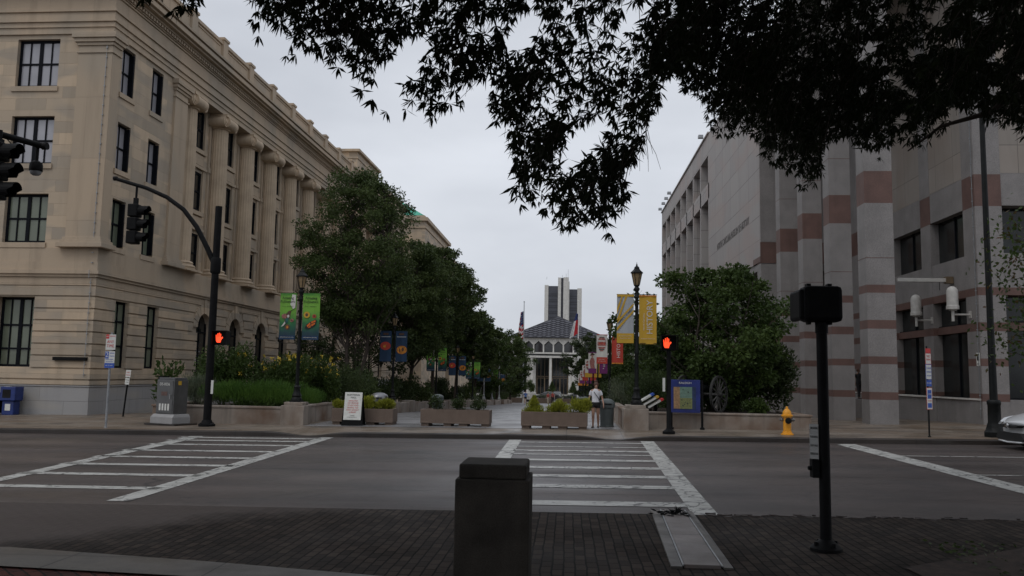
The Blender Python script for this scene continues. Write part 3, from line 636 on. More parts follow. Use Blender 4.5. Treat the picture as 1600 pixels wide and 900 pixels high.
# columns
first = None
for i in range(12):
    y = 7.05+3.47*i
    if i == 0:
        b = MB(); prof = [(.48, 6.62), (.48, 6.8), (.475, 9), (.46, 11.5), (.43, 13.85)]
        b.lathe(prof, (0, 0, 0), 44, flute=.055)
        b.lathe([(.73, 6.16), (.73, 6.30)], (0, 0, 0), 28); b.lathe([(.69, 6.3), (.73, 6.37), (.69, 6.44), (.60, 6.47), (.60, 6.51), (.63, 6.55), (.60, 6.60), (.56, 6.63)], (0, 0, 0), 28)
        b.box(-.78, .78, -.78, .78, 6.155, 6.24)
        b.lathe([(.50, 13.85), (.53, 13.9), (.50, 13.95), (.55, 14.0), (.66, 14.18)], (0, 0, 0), 28)
        b.box(-.66, .66, -.66, .66, 14.40, 14.54); b.box(-.60, .60, -.60, .60, 14.16, 14.41)
        for sx in (-1, 1):       # volutes: scrolls at both ends, facing the plaza and the street
            for r, e in ((.27, 0), (.19, .03), (.10, .06)): b.lathe([(r, -.58-e), (r, .58+e)], (0, sx*.56, 14.17), 18, axis='x')
            for r, e in ((.27, 0), (.19, .03), (.10, .06)): b.lathe([(r, -.50-e), (r, .50+e)], (sx*.50, 0, 14.17), 18, axis='y')
        first = b.build('column', K['sand_column'], BL, smooth=True, loc=(-.36, y, 0))
    else:
        c = first.copy(); COL.objects.link(c); c.location = (-.36, y, 0)
# entablature
b = MB()
for (z0, z1, pr) in ((14.55, 14.80, .08), (14.80, 15.0, .13), (15.0, 15.06, .2), (15.06, 15.42, .10), (15.42, 15.52, .17), (15.52, 16.02, .10), (16.02, 16.1, .16)): b.box(-FW, pr, -pr, LEN+pr, z0, z1)
b.box(-FW, .22, -.22, LEN, 16.1, 16.14)
b.build('entablature', K['sand_smooth'], BL)
b = MB()
n = int(LEN/.22)
for i in range(n): b.box(.10, .30, -.28+i*.22, -.16+i*.22, 16.145, 16.27)
for i in range(int(FW/.22)): b.box(.18-i*.22-.12, .18-i*.22, -.30, -.10, 16.145, 16.27)
for (z0, z1, pr) in ((16.27, 16.36, .34), (16.36, 16.46, .52), (16.46, 16.66, .66), (16.66, 16.74, .60), (16.74, 16.84, .72)): b.box(-FW, pr, -pr, LEN+pr, z0, z1)
n = int(LEN/.11)
for i in range(n): b.box(.105, .135, -.14+i*.11, -.08+i*.11, 15.44, 15.51)
b.build('cornice', K['sand_smooth'], BL)
# parapet
b = MB(); PX = -.55
b.box(-FW+1, PX, .55, LEN, 16.84, 17.2); b.box(PX-.5, PX-.06, .6, LEN, 17.2, 18.55); b.box(PX-.55, PX+.02, .55, LEN, 18.55, 18.72)
b.box(-FW+1, PX-.06, .62, 1.0, 17.2, 18.55); b.box(-FW+1, PX, .56, 1.0, 18.55, 18.72)
for i in range(13):
    y = 7.5+3.5*i
    b.box(PX-.58, PX+.06, y-.28, y+.28, 17.2, 18.8); b.box(PX-.62, PX+.11, y-.34, y+.34, 18.8, 18.93)
    b.box(PX-.3, PX-.02, y+.55, y+3.0, 17.32, 17.36); b.box(PX-.3, PX-.02, y+.55, y+3.0, 18.4, 18.44)
b.build('parapet', K['sand_smooth'], BL)
b = MB(); b.box(-FW+1, -.9, 1.1, 6.6, 17.2, 21.6); b.box(-FW+.9, -.75, .95, 6.75, 21.6, 21.9); b.box(-FW+1, -.85, 1.05, 6.65, 20.6, 20.75)
b.box(-8, -1.7, 41.2, 48.8, 17.2, 21.2); b.box(-8.3, -1.45, 40.9, 49.1, 21.2, 21.42); b.box(-8.1, -1.62, 41.1, 48.9, 20.6, 20.75)
b.box(-FW+1, -.6, 1.1, LEN-.3, 16.9, 17.0)
at_ = b.build('attic_block', K['sand'], BL)
window(at_, (-.88, 0, 0), YU, SN, 2.6, 3.9, 18.0, 20.0, 2); window(at_, (-1.68, 0, 0), YU, SN, 42.6, 43.7, 18.3, 20.1, 2); window(at_, (-1.68, 0, 0), YU, SN, 45.6, 46.7, 18.3, 20.1, 2)
# glazing
K['blind'] = mat('curtained_glass', (.33, .325, .35), .12, .12, .9, spec=.6, coat=.4)
K['blind_green'] = mat('drawn_blind_glass', (.15, .17, .125), .14, .15, .9, spec=.5)
gl = [K['blind_green'], K['blind'], K['blind']]
for a, c in frontw:
    for i, (z0, z1) in enumerate(rowz): window(BL, (0, .22, 0), XU, FN, a, c, z0, z1, 4, True, fw=.09, glass=gl[i])
for h in gf: window(BL, (0, .40, 0), XU, FN, h[0], h[1], h[2], h[3], 4, True, fw=.09, glass=K['blind_green'], rails=(.26, .60))
for a, c in sidew:
    for i, (z0, z1) in enumerate(rowz): window(BL, (-.24, 0, 0), YU, SN, a, c, z0, z1, 2, fw=.08, glass=gl[i], jamb=.22)
for h in gs[:2]: window(BL, (-.17, 0, 0), YU, SN, h[0], h[1], h[2], h[3], 2, fw=.08, glass=K['blind_green'], rails=(.33, .7))
for c in arch_c: window(BL, (-.22, 0, 0), YU, SN, c-.74, c+.74, 1.22, 4.4, 2, fw=.09, rails=(.35, .7))
for c in rc:
    for z0, z1 in rowz: window(BL, (RX-.10, 0, 0), YU, SN, c-.56, c+.56, z0, z1, 2, fw=.1)
# long dark bracket on the ground storey and the lightning conductor at the corner
b = MB(); b.box(-1.35, -.05, -.20, -.06, 1.92, 2.05); b.build('name_bar', K['black'], BL, bevel=.01)
b = MB(); b.tube([(-.12, -.16, 1.3), (-.12, -.115, 5.0)], .012, 5); b.tube([(-.12, -.26, 5.0), (-.12, -.26, 5.3)], .012, 5); b.tube([(-.12, -.135, 6.5), (-.12, -.135, 14.3)], .012, 5)
for k in range(34): b.box(-.15, -.09, -.15, -.09, 1.4+k*.38, 1.43+k*.38)
b.build('lightning_conductor', K['grey_metal'], BL)

# ---- blocks farther down the plaza on the left
def stepped(name, label, x0, x1, y0, y1, zt, wins, roof=None, m='sand'):
    B = thing(name, label, 'building', (0, 0, 0)); z0 = -4
    b = MB(); b.box(x0, x1, y0, y1, z0, zt); b.build('wall', K[m], B)
    b = MB(); b.box(x0-.3, x1+.35, y0-.35, y1+.3, zt, zt+.45); b.box(x0-.1, x1+.12, y0-.12, y1+.1, zt-.9, zt-.7); b.box(x0+.5, x1-.1, y0+.1, y1-.1, zt+.45, zt+.75)
    b.build('cornice', K['sand_smooth'], B)
    for i in range(wins[0]):
        for z in wins[1]:
            y = y0+(y1-y0)*(i+.5)/wins[0]; window(B, (x1-.01, 0, 0), YU, SN, y-.6, y+.6, z, z+2, 2)
    if roof:
        bb = MB(); xa, xb, ya, yb, h = roof; cx, cy = (xa+xb)/2, (ya+yb)/2
        z = zt+.75; bb.add([(xa, ya, z), (xb, ya, z), (xb, yb, z), (xa, yb, z), (cx, ya+(cx-xa), z+h), (cx, yb-(cx-xa), z+h)], [(0, 1, 4), (1, 2, 5, 4), (2, 3, 5), (3, 0, 4, 5)])
        for k in range(1, 14):
            t = k/14; bb.tube([(xa+(xb-xa)*t, ya-.02, z+.03), (cx+(xa+(xb-xa)*t-cx)*.05, ya+(cx-xa)*(1-abs(2*t-1)*.95), z+.03+h*(1-abs(2*t-1)))], .06, 4)
        bb.build('roof', K['copper'], B)
    return B
stepped('office_annexe', 'tan stone annexe rising just past the columned building above the tree crowns', -30, -19.5, 86, 95.5, 20.6, (3, [13, 17]))
stepped('copper_roofed_hall', 'stone building with a green copper hip roof beyond the left hand trees', -34, -18.0, 101.5, 122, 20.7, (4, [9, 13, 16.5]), (-33.6, -18.15, 101.8, 121.6, 5.2))
stepped('low_stone_block', 'lowest stone block far down the left side behind the last tall tree', -34, -17.8, 125, 150, 18.6, (6, [8, 12, 15.5]))

# ================================================================ RIGHT: museum
MU = thing('museum_building', 'grey granite museum with pink stone bands and square pillars on the right', 'building', (0, 0, 0))
bands = [(1.07, 1.33), (2.27, 2.53), (3.47, 3.77), (4.70, 4.98), (7.82, 8.95)]
def banded(bx, x0, x1, y0, y1, zb, zt, proud=0):
    zs_ = [zb]; cols = []
    for a, c in bands:
        if c <= zb or a >= zt: continue
        bx.box(x0, x1, y0, y1, zs_[-1], a, 0); bx.box(x0, x1, y0, y1, a, c, 1); zs_.append(c)
    bx.box(x0, x1, y0, y1, zs_[-1], zt, 0)
pm = [K['mus_gray'], K['mus_pink'], K['mus_beige'], K['mus_white']]
TOP = 19.6
for i, y in enumerate((28.85, 32.7, 36.4, 40.2)):
    W_ = 11.15 if i == 0 else 11.03; b = MB(); banded(b, 10.2, W_, y, y+.76, -.5, TOP-1.2)
    for z in (5.9, 10.4, 12.1, 13.8, 15.5): b.box(10.195, W_+.005, y-.005, y+.765, z, z+.02, 1)
    b.build('pillar', pm, MU)
for y in (44.3, 48.1, 52, 56, 60):
    b = MB(); banded(b, 10.22, 11.15, y+.02, y+.85, -1.5, 7.9); b.build('pillar', pm, MU)
b = MB(); b.box(10.2, 34, 44.3, 60, 7.9, TOP)                      # text wall
b.box(10.2, 34, 60, 90.2, 18.05, TOP); b.box(10.2, 11.2, 60, 90.2, 14.78, 15.95)
for k in range(9): b.box(10.2, 11.6, 60+k*3.73, 60.42+k*3.73, -3, 18.05)
b.box(11.9, 34, 60.1, 90.0, -3, 18.05); b.box(10.1, 10.5, 60, 90.3, TOP, TOP+.12)
b.build('marble_wall', K['mus_white'], MU)
b = MB(); b.box(10.195, 14, 44.29, 44.31, 7.82, 8.95, 0); b.box(10.19, 10.6, 44.295, 46, 7.9, 8.2, 0); b.build('pink_band', K['mus_pink'], MU)
b = MB(); b.box(10.21, 30, 44.28, 44.6, 8.96, TOP-.02); b.build('end_wall', K['mus_gray'], MU)
for k in range(8):
    b = MB(); b.box(11.80, 11.89, 60.6+k*3.73, 63.5+k*3.73, -2, 17.9); b.build('glazing', K['glass_mus'], MU)
# inner arcade wall with deep windows and the corner
b = MB(); WX = 14.1; bt = 1.14
def isec(u0, u1, y=False): pass
hs = [(30.0, 32.88), (33.75, 36.6), (48, 50.8), (52, 54.8), (56, 58.8)]
yA, yB = 29.3, 61
# frame: column strips between openings
edges = [yA]+[v for h in hs for v in h]+[yB]
for i in range(0, len(edges), 2): banded(b, WX, WX+.9, edges[i], edges[i+1], -1.2, TOP if edges[i] < 44 else 7.9)
for a, c in hs:
    b.box(WX+.03, WX+.9, a-.01, c+.01, -1.2, bt, 0); b.box(WX+.02, WX+.9, a-.01, c+.01, 4.98, 6.18, 0); b.box(WX+.02, WX+.9, a-.01, c+.01, 4.70, 4.98, 1)
    b.box(WX+.14, WX+.9, a-.01, c+.01, 3.5, 3.77, 1)
    b.box(WX+.02, WX+.9, a-.01, c+.01, 7.85, 9.0, 0)
    if a < 44: b.box(WX+.015, WX+.9, a-.01, c+.01, 9.0, TOP, 2)
# street front of the corner
hf = [(15.0, 18.6), (19.5, 23.1), (24.0, 27.6)]
e = [WX+.9]+[v for h in hf for v in h]+[29.5]
e[0] = WX
for i in range(0, len(e), 2): banded(b, e[i]+(.004 if i == 0 else 0), e[i+1], yA-.004, yA+.9, -.5, TOP+.01)
for a, c in hf:
    b.box(a-.01, c+.01, yA+.03, yA+.9, -.5, bt, 0); b.box(a-.01, c+.01, yA+.02, yA+.9, 4.98, 6.18, 0); b.box(a-.01, c+.01, yA+.02, yA+.9, 4.72, 4.98, 1)
    b.box(a-.01, c+.01, yA+.4, yA+.9, 3.52, 3.8, 1); b.box(a-.01, c+.01, yA+.02, yA+.9, 7.85, 9.0, 0); b.box(a-.01, c+.01, yA+.015, yA+.9, 9.0, TOP, 2)
b.box(15, 29.4, 30.3, 44, TOP-.5, TOP-.1, 0); b.box(29, 29.5, 30, 60, -1, TOP, 0)
b.build('entrance_wall', pm, MU)
b = MB(); b.box(10.2, 14.05, 28.85, 44.25, TOP-1.2, TOP); b.build('roof_slab', K['mus_gray'], MU)
b = MB(); b.box(10.25, 14.0, 44.7, 60, 7.5, 7.88); b.build('soffit', K['mus_gray'], MU)
for a, c in hs:
    for z0, z1 in ((bt, 3.5), (3.77, 4.70), (6.18, 7.85)):
        b = MB(); b.box(WX+.32, WX+.38, a, c, z0, z1); w_ = b.build('window', K['glass_mus'], MU)
        f = MB(); f.box(WX+.27, WX+.32, (a+c)/2-.03, (a+c)/2+.03, z0, z1); f.box(WX+.2, WX+.32, a, c, z0, z0+.04); f.build('frame', K['darkframe'], w_)
for a, c in hf:
    for z0, z1 in ((bt, 3.52), (3.8, 4.72), (6.18, 7.85)):
        b = MB(); b.box(a, c, yA+.55, yA+.60, z0, z1); w_ = b.build('window', K['glass_mus'], MU)
        f = MB(); f.box(a, c, yA+.42, yA+.55, z0, z0+.05); f.box((a+c)/2-.03, (a+c)/2+.03, yA+.5, yA+.55, z0, z1); f.build('frame', K['darkframe'], w_)
b = MB(); b.box(12.2, 14.08, 38.3, 43.5, -.5, .88); b.build('landing', K['mus_gray'], MU)
b = MB(); b.box(WX-.04, WX+.2, 29.4, 61, bt-.04, bt+.02); b.box(WX, WX+.35, 30.05, 32.8, 1.12, 1.16)
b.build('sill', K['white_conc'], MU)
b = MB(); b.tube([(WX-.02, yA+.12, .5), (WX-.02, yA+.12, 15)], .012, 5)
for k in range(30): b.box(WX-.05, WX-.0, yA+.10, yA+.14, .8+k*.45, .83+k*.45)
b.build('lightning_conductor', K['grey_metal'], MU)
K['engrave'] = mat('engraved_letters', (.14, .13, .125), .8, .1, 3)
t = text('NORTH CAROLINA MUSEUM OF HISTORY', .62, K['engrave'], MU, (10.19, 51.9, 10.62), (0, -1, 0), (0, 0, 1), width=10.0, depth=.008)
# roof-edge floodlights
for k, y in enumerate((62, 81.5, 84, 86.5, 89.5)):
    b = MB(); b.tube([(10.2, y, TOP+.05), (10.0, y, TOP+.3)], .03, 6); b.box(9.75, 10.1, y-.2, y+.2, TOP+.2, TOP+.42)
    tag(b.build('roof_floodlight', K['grey_metal']), ['grey floodlight on the museum roof edge among the oak leaves, nearest one', 'fourth floodlight from the far corner of the museum roof', 'third floodlight from the far corner of the museum roof', 'second floodlight from the far corner of the museum roof', 'grey floodlight at the far corner of the museum roof edge'][k], 'floodlight', 'floodlights along the museum roof edge')

# ================================================================ FAR: legislative building and tower
LG = thing('legislative_building', 'low white columned building with a grey pyramid roof closing the plaza', 'building', (0, 0, 0)); LY = 200; LZ = -3.3
cx = -2.3
b = MB(); b.box(cx-36, cx+36, LY+2.2, LY+60, LZ, 6.7); b.box(cx-16, cx+16, LY+3, LY+40, 6.7, 10.3); b.build('dark_glazing', K['glass_dark'], LG)
b = MB(); b.box(cx-38, cx+38, LY-.6, LY+64, 5.85, 6.35); b.box(cx-38.3, cx+38.3, LY-.9, LY+64, 6.75, 7.15); b.box(cx-14, cx+14, LY+.3, LY+38, 9.9, 10.5)
b.box(cx-14.3, cx+14.3, LY, LY+38, 10.5, 10.75)
b.box(-.25+.6, 2.4, LY+.2, LY+3, LZ, 5.9); b.box(cx-5.3-2.2, cx-5.3, LY+1.4, LY+3, LZ, 5.9)
b.box(-40, 40, LY-3, LY+4, LZ-1, LZ+.35)
b.build('white_slab', K['white_conc'], LG)
for i in range(-6, 7):        # upper columns flaring into the hexagonal openings
    x = -5.76+2.40*(i+1) if True else 0
    b = MB(); b.box(x-.17, x+.17, LY+.3, LY+.75, 7.15, 9.3)
    b.prism([(-.17, 9.0), (-1.2, 9.92), (1.2, 9.92), (.17, 9.0)], (x, LY+.32, 0), (1, 0, 0), (0, 0, 1), (0, .4, 0))
    if abs(x-cx) < 13.5: b.build('column', K['white_conc'], LG)
for x in (-38, -32, -26, -20, -14, -8.5, -4.0, 1.5, 8, 14, 20, 26, 32):
    b = MB(); b.box(x-.3, x+.3, LY-.4, LY+.3, LZ+.3, 5.86); b.build('column', K['white_conc'], LG)
b = MB()
for x in [cx-5.0+.93*k for k in range(11)]: b.box(x-.04, x+.04, LY+2.0, LY+2.18, LZ+.3, 5.8)
for z in (.9, 1.3): b.box(cx-5.2, cx+5, LY+2.0, LY+2.19, z, z+.12)
for x in [cx-5.0+1.86*k for k in range(6)]: b.box(x-.13, x+.13, LY+1.95, LY+2.2, LZ+.3, 1.0)
b.build('door_frame', K['bronze'], LG)
def pyramid(x, y, r, z, h):
    b = MB(); b.add([(x-r, y-r, z), (x+r, y-r, z), (x+r, y+r, z), (x-r, y+r, z), (x, y, z+h)], [(0, 1, 4), (1, 2, 4), (2, 3, 4), (3, 0, 4)])
    o = b.build('roof', K['slate'], LG)
    b = MB(); nrm = Vector((0, -h, r)).normalized()
    P = lambda u, v: Vector((x+u*(1-v)*r, y-r+v*r, z+v*h))+Vector((0, -.05, .03))
    n = 11
    for k in range(-n, n+1):
        u0 = 2*k/n
        for s in (1, -1):
            pts = []
            for q in range(25):
                v = q/24; uu = (u0+s*v*1.8)
                if abs(uu) <= (1-v)+.001: pts.append(Vector((x+uu*r, y-r+v*r-.05, z+v*h+.04)))
            if len(pts) > 1: b.tube([pts[0], pts[-1]], .07, 4, cap=False)
    for s in (-1, 1): b.tube([(x+s*r, y-r, z), (x, y, z+h)], .12, 4)
    b.tube([(x-r, y-r, z), (x+r, y-r, z)], .15, 4)
    b.build('batten', K['rooflines'], o)
pyramid(-2.4, LY+11.5, 12.0, 10.75, 5.9)
pyramid(24, LY+20, 13, 8.6, 5.9); pyramid(-30, LY+20, 13, 8.6, 5.9)
TW = thing('office_tower', 'tall white concrete office tower with dark window bands behind the pyramid roof', 'tower', (0, 0, 0))
TY = 500; K['tower_glass'] = mat('tower_glass_band', (.06, .062, .078), .35, .15, .3); K['tower_dark'] = mat('tower_spandrel', (.035, .036, .047), .4, .15, .3)
b = MB(); b.box(-14.2, -11.9, TY, TY+22, -5, 56.2); b.box(5.7, 8.4, TY+2, TY+22, -5, 54.6); b.box(-6.05, -4.2, TY-2.5, TY+20, -5, 60.6); b.box(-2.8, .45, TY-2.5, TY+20, -5, 60.8); b.box(.45, .9, TY, TY+20, -5, 58.5)
b.box(-4.2, -2.8, TY, TY+20, -5, 60.4); b.box(-14.2, 8.4, TY+21.8, TY+22.2, -5, 54.4); b.build('concrete_shaft', K['white_conc'], TW)
b = MB(); b.box(-11.9, -6.05, TY+.4, TY+21, -5, 55.7, 0); b.box(.9, 5.7, TY+2.4, TY+21, -5, 54.0, 0); b.box(-4.2, -2.8, TY-1.6, TY-.1, -5, 60.5, 1)
for k in range(15):
    z = 49.2-k*3.55
    for zz in (0, 1.35): b.box(-11.9, -6.05, TY+.3, TY+.42, z+zz, z+zz+.55 if zz else z+.9, 1); b.box(.9, 5.7, TY+2.3, TY+2.42, z-1.3+zz, z-1.3+zz+.7, 1)
b.build('window_band', [K['tower_glass'], K['tower_dark']], TW)
b = MB()
for x, h in ((-3.5, 2), (-1.2, 3), (0, 5.5), (-13, .8)): b.tube([(x, TY+3, 60), (x, TY+3, 60.8+h)], .09, 5)
b.build('antenna', K['grey_metal'], TW)

# ================================================================ STREET OBJECTS
X3, Y3, Z3 = Vector((1, 0, 0)), Vector((0, 1, 0)), Vector((0, 0, 1))
# foreground granite pier
z0 = zroad(-.5)+.018
b = MB(); b.box(-.28, .28, 0, .58, 0, .90)
pier = thing('granite_pier', 'dark square granite pier with a stepped cap standing in the foreground pavers', 'pier', (-.55, 6.27, z0))
b.build('shaft', K['pier'], pier, bevel=.012)
b = MB(); b.box(-.255, .255, .025, .555, .901, 1.01); b.build('cap', K['pier'], pier, bevel=.015)
# trench drain slab
t = thing('trench_cover', 'long pale stone trench cover edged in dark metal in the near pavers', 'drain cover', (0, 0, 0))
def quad_slab(pts, z0, z1): 
    b = MB(); b.prism(pts, (0, 0, z0), (1, 0, 0), (0, 1, 0), (0, 0, z1-z0)); return b
quad_slab([(1.05, 7.58), (1.37, 7.58), (1.47, 10.62), (1.19, 10.62)], .018, .062).build('slab', K['slab'], t, bevel=.006)
b = quad_slab([(.93, 7.55), (1.03, 7.55), (1.17, 10.64), (1.06, 10.64)], .018, .05); b2 = quad_slab([(1.39, 7.55), (1.47, 7.55), (1.57, 10.64), (1.49, 10.64)], .018, .05)
b.build('edge_strip', K['band'], t); b2.build('edge_strip', K['band'], t)
b = MB(); b.tube([(1.04, 7.57, .058), (1.18, 10.63, .058)], .008, 5); b.build('rail', K['grey_metal'], t)
b = MB(); b.tube([(1.38, 7.57, .058), (1.48, 10.63, .058)], .008, 5); b.build('rail', K['grey_metal'], t)
tag(leaves('leaf_litter', np.array([1.27, 10.3, .075])+RNG.normal(size=(90, 3))*np.array([.11, .10, .008]), unit(RNG.normal(size=(90, 3))*np.array([1, 1, .3])), .1, .025, K['black'], None), 'small heap of dark wet leaves on the end of the trench cover', 'leaf litter', kind='stuff')

# ---- planter walls of the two corner beds
def wallseg(name, label, boxes, caps, cat='wall', mat_='bed_wall', pier=None):
    t = thing(name, label, cat)
    b = MB()
    for q in boxes: b.box(*q)
    b.build('wall_face', K[mat_], t, bevel=.012)
    b = MB()
    for q in caps: b.box(*q)
    b.build('coping', K[mat_], t, bevel=.015)
    if pier:
        b = MB(); x0, x1, y0, y1, z0, z1 = pier; b.box(x0, x1, y0, y1, z0, z1-.1); b.box(x0+.07, x1-.07, y0+.07, y1-.07, z1-.1, z1)
        b.build('pier', K[mat_], t, bevel=.015)
    return t
wallseg('planter_wall', 'long stained concrete bed wall behind the utility cabinet, with a lamp pier at its end', [(-13.0, -8.75, 25.42, 25.65, -.3, .50), (-13.0, -12.77, 25.65, 29.3, -.3, .52), (-8.42, -8.2, 25.75, 31, -.9, .55)], [(-13.03, -8.75, 25.39, 25.68, .50, .57), (-13.03, -12.74, 25.68, 29.3, .52, .58), (-8.45, -8.17, 25.75, 31.1, .55, .62)], pier=(-8.75, -8.02, 25.02, 25.75, -.2, .73))
wallseg('planter_wall', 'stained concrete bed wall behind the yellow hydrant and the city map', [(2.32, 7.25, 25.3, 25.52, -.1, .60), (7.0, 7.22, 25.52, 28.5, -.2, .6), (1.70, 1.90, 25.2, 31, -.9, .66)], [(2.32, 7.28, 25.27, 25.55, .60, .66), (6.97, 7.25, 25.55, 28.5, .60, .66), (1.67, 1.93, 25.2, 31.1, .66, .73)], pier=(1.66, 2.38, 24.45, 25.2, -.1, .87))
def soil(name, x0, x1, y0, y1, dz): 
    b = MB(); ys = lin(y0, y1, 10)
    b.add([(x, y, zg(x, y)+dz) for y in ys for x in (x0, x1)], [(i*2, i*2+1, i*2+3, i*2+2) for i in range(10)]); tag(b.build(name, K['soil']), kind='structure')
b = MB(); b.box(-12.8, -8.4, 25.6, 31, -.6, .42); tag(b.build('soil', K['soil']), kind='structure')
b = MB(); b.box(1.88, 7.02, 25.5, 31, -.5, .58); tag(b.build('soil', K['soil']), kind='structure')
soil('soil', -13, -8.1, 36, 120, .40); soil('soil', 1.85, 8, 36, 120, .45); soil('soil', 1.85, 8, 31, 36, .2); soil('soil', -13, -8.3, 31, 36, .2)
# low walls with piers running down the plaza
lampsL = [39.2, 52.4, 62.5, 73, 83, 92, 102]; lampsR = [41.7, 57.6, 68, 80, 95, 110]
def run(side, ys, x, labels):
    for i, (a, c) in enumerate(ys):
        t = thing('plaza_wall', labels[i], 'wall')
        b = MB(); n = 4
        for k in range(n):
            y0, y1 = a+(c-a)*k/n, a+(c-a)*(k+1)/n; z = zg(x, (y0+y1)/2); b.box(x-.14, x+.14, y0, y1, z-.6, z+.62)
        b.build('wall_face', K['bed_wall'], t, bevel=.01)
        for y in (a, (a+c)/2):
            b = MB(); z = zg(x, y); b.box(x-.3, x+.3, y-.3, y+.3, z-.5, z+.72); b.build('pier', K['bed_wall'], t, bevel=.015)
run('L', [(36.5, 47.5), (50, 61), (64, 78), (81, 100), (103, 120)], -8.05, ['nearest low wall with piers down the left side of the plaza', 'second low wall with piers down the left side of the plaza', 'third low wall with piers on the left side of the plaza', 'fourth low wall on the left of the plaza, beside the pale lamps', 'farthest low wall on the left side of the plaza'])
run('R', [(36.5, 47.5), (50, 64), (67, 84), (87, 118)], 1.80, ['nearest low wall with piers on the right side of the plaza behind the bins', 'second low wall with piers along the right side of the plaza', 'third low wall with piers along the right side of the plaza', 'farthest low wall along the right side of the plaza'])

# ---- lamp posts
def lamp(label, x, y, z, h, m='blackmetal', group=None, arms=True):
    t = thing('street_lamp', label, 'street lamp', (x, y, z), 0, group)
    b = MB(); b.box(-.17, .17, -.17, .17, 0, .05)
    b.lathe([(.165, .05), (.165, .10), (.13, .15), (.15, .20), (.11, .27), (.085, .42), (.105, .46), (.075, .52)], n=16); b.build('base', K[m], t, smooth=True)
    k = h/4.15
    b = MB(); b.lathe([(.062, .5), (.058, 1.5*k), (.075, 1.55*k), (.055, 1.62*k), (.05, 3.15*k), (.08, 3.2*k), (.055, 3.27*k), (.05, 3.36*k), (.085, 3.42*k), (.09, 3.46*k), (.05, 3.52*k)], n=16, flute=.12); b.build('pole', K[m], t, smooth=True)
    l0 = 3.52*k
    b = MB(); b.lathe([(.06, l0), (.085, l0+.02), (.085, l0+.05)], n=6)
    for j in range(6):
        a = 2*pi*j/6; b.tube([(.085*cos(a), .085*sin(a), l0+.05), (.155*cos(a), .155*sin(a), l0+.40)], .010, 4)
    b.lathe([(.155, l0+.39), (.19, l0+.40), (.185, l0+.43), (.11, l0+.5), (.075, l0+.55), (.085, l0+.56), (.06, l0+.60), (.02, l0+.63), (.03, l0+.655), (.012, l0+.68), (.004, l0+.74)], n=6)
    ln = b.build('lantern', K[m], t)
    b = MB(); b.lathe([(.076, l0+.05), (.145, l0+.39)], n=6); b.build('lamp_glass', K['lampglass'], ln)
    if arms:
        for s in (-1, 1):
            b = MB()
            for zz in (1.82, 3.28): b.tube([(0, 0, zz), (s*.60, 0, zz)], .012, 6)
            b.build('banner_arm', K[m], t)
    return t
lamp('tall black lamp post on the pier beside the HISTORY banner', 2.06, 24.85, .87, 4.15)
lamp('black lamp post on the left pier between the two green pollinator banners', -8.38, 25.38, .73, 4.15)
# ---- banners
K['b_white'] = mat('banner_white', (.50, .50, .50), .7, .06, 2); K['b_gold'] = mat('banner_gold', (.55, .33, .03), .7, .06, 2); K['b_red'] = mat('banner_red', (.45, .045, .025), .7, .06, 2)
K['b_purple'] = mat('banner_purple', (.16, .02, .13), .7, .06, 2); K['b_navy'] = mat('banner_navy', (.008, .035, .085), .7, .2, 2); K['b_orange'] = mat('banner_orange', (.55, .20, .02), .7, .4, 9)
K['b_ltgrey'] = mat('banner_grey', (.40, .42, .44), .7, .06, 2); K['ink'] = mat('ink_black', (.012, .015, .012), .7, .1, 5); K['b_cream'] = mat('banner_cream', (.62, .60, .55), .7, .06, 3)
K['b_brown'] = mat('print_brown', (.10, .05, .03), .7, .3, 20); K['b_rose'] = mat('print_rose', (.33, .13, .11), .7, .5, 14); K['b_mono'] = mat('print_monarch', (.62, .13, .01), .7, .3, 20)
K['b_pteal'] = mat('print_teal', (.02, .10, .09), .7, .3, 9)
def grad_mat(name, stops):
    m, nt, p = node_mat(name); t = nt.nodes.new('ShaderNodeTexCoord'); s = nt.nodes.new('ShaderNodeSeparateXYZ'); nt.links.new(t.outputs['Object'], s.inputs[0])
    mr = nt.nodes.new('ShaderNodeMapRange'); mr.inputs['From Min'].default_value = 0; mr.inputs['From Max'].default_value = -1.46; nt.links.new(s.outputs[2], mr.inputs[0])
    n = _noise(nt, t.outputs['Object'], 3.5, 2); a = nt.nodes.new('ShaderNodeMath'); a.operation = 'MULTIPLY_ADD'; a.inputs[1].default_value = .22; nt.links.new(n, a.inputs[0])
    a2 = nt.nodes.new('ShaderNodeMath'); a2.operation = 'SUBTRACT'; nt.links.new(mr.outputs[0], a.inputs[2]); nt.links.new(a.outputs[0], a2.inputs[0]); a2.inputs[1].default_value = .11
    r = nt.nodes.new('ShaderNodeValToRGB'); e = r.color_ramp.elements
    e[0].position, e[0].color = stops[0][0], (*stops[0][1], 1); e[1].position, e[1].color = stops[-1][0], (*stops[-1][1], 1)
    for q, c in stops[1:-1]: k = e.new(q); k.color = (*c, 1)
    nt.links.new(a2.outputs[0], r.inputs[0]); nt.links.new(r.outputs[0], p.inputs['Base Color']); p.inputs['Roughness'].default_value = .65; return m
K['b_green'] = grad_mat('banner_green_print', [(0, (.03, .17, .02)), (.12, (.17, .40, .045)), (.38, (.17, .40, .04)), (.62, (.03, .17, .05)), (.85, (.01, .05, .06)), (1, (.008, .02, .045))])
def ell(cx, cy, rx, ry, n=18, rot=0): return [(cx+rx*cos(2*pi*i/n)*cos(rot)-ry*sin(2*pi*i/n)*sin(rot), cy+rx*cos(2*pi*i/n)*sin(rot)+ry*sin(2*pi*i/n)*cos(rot)) for i in range(n)]
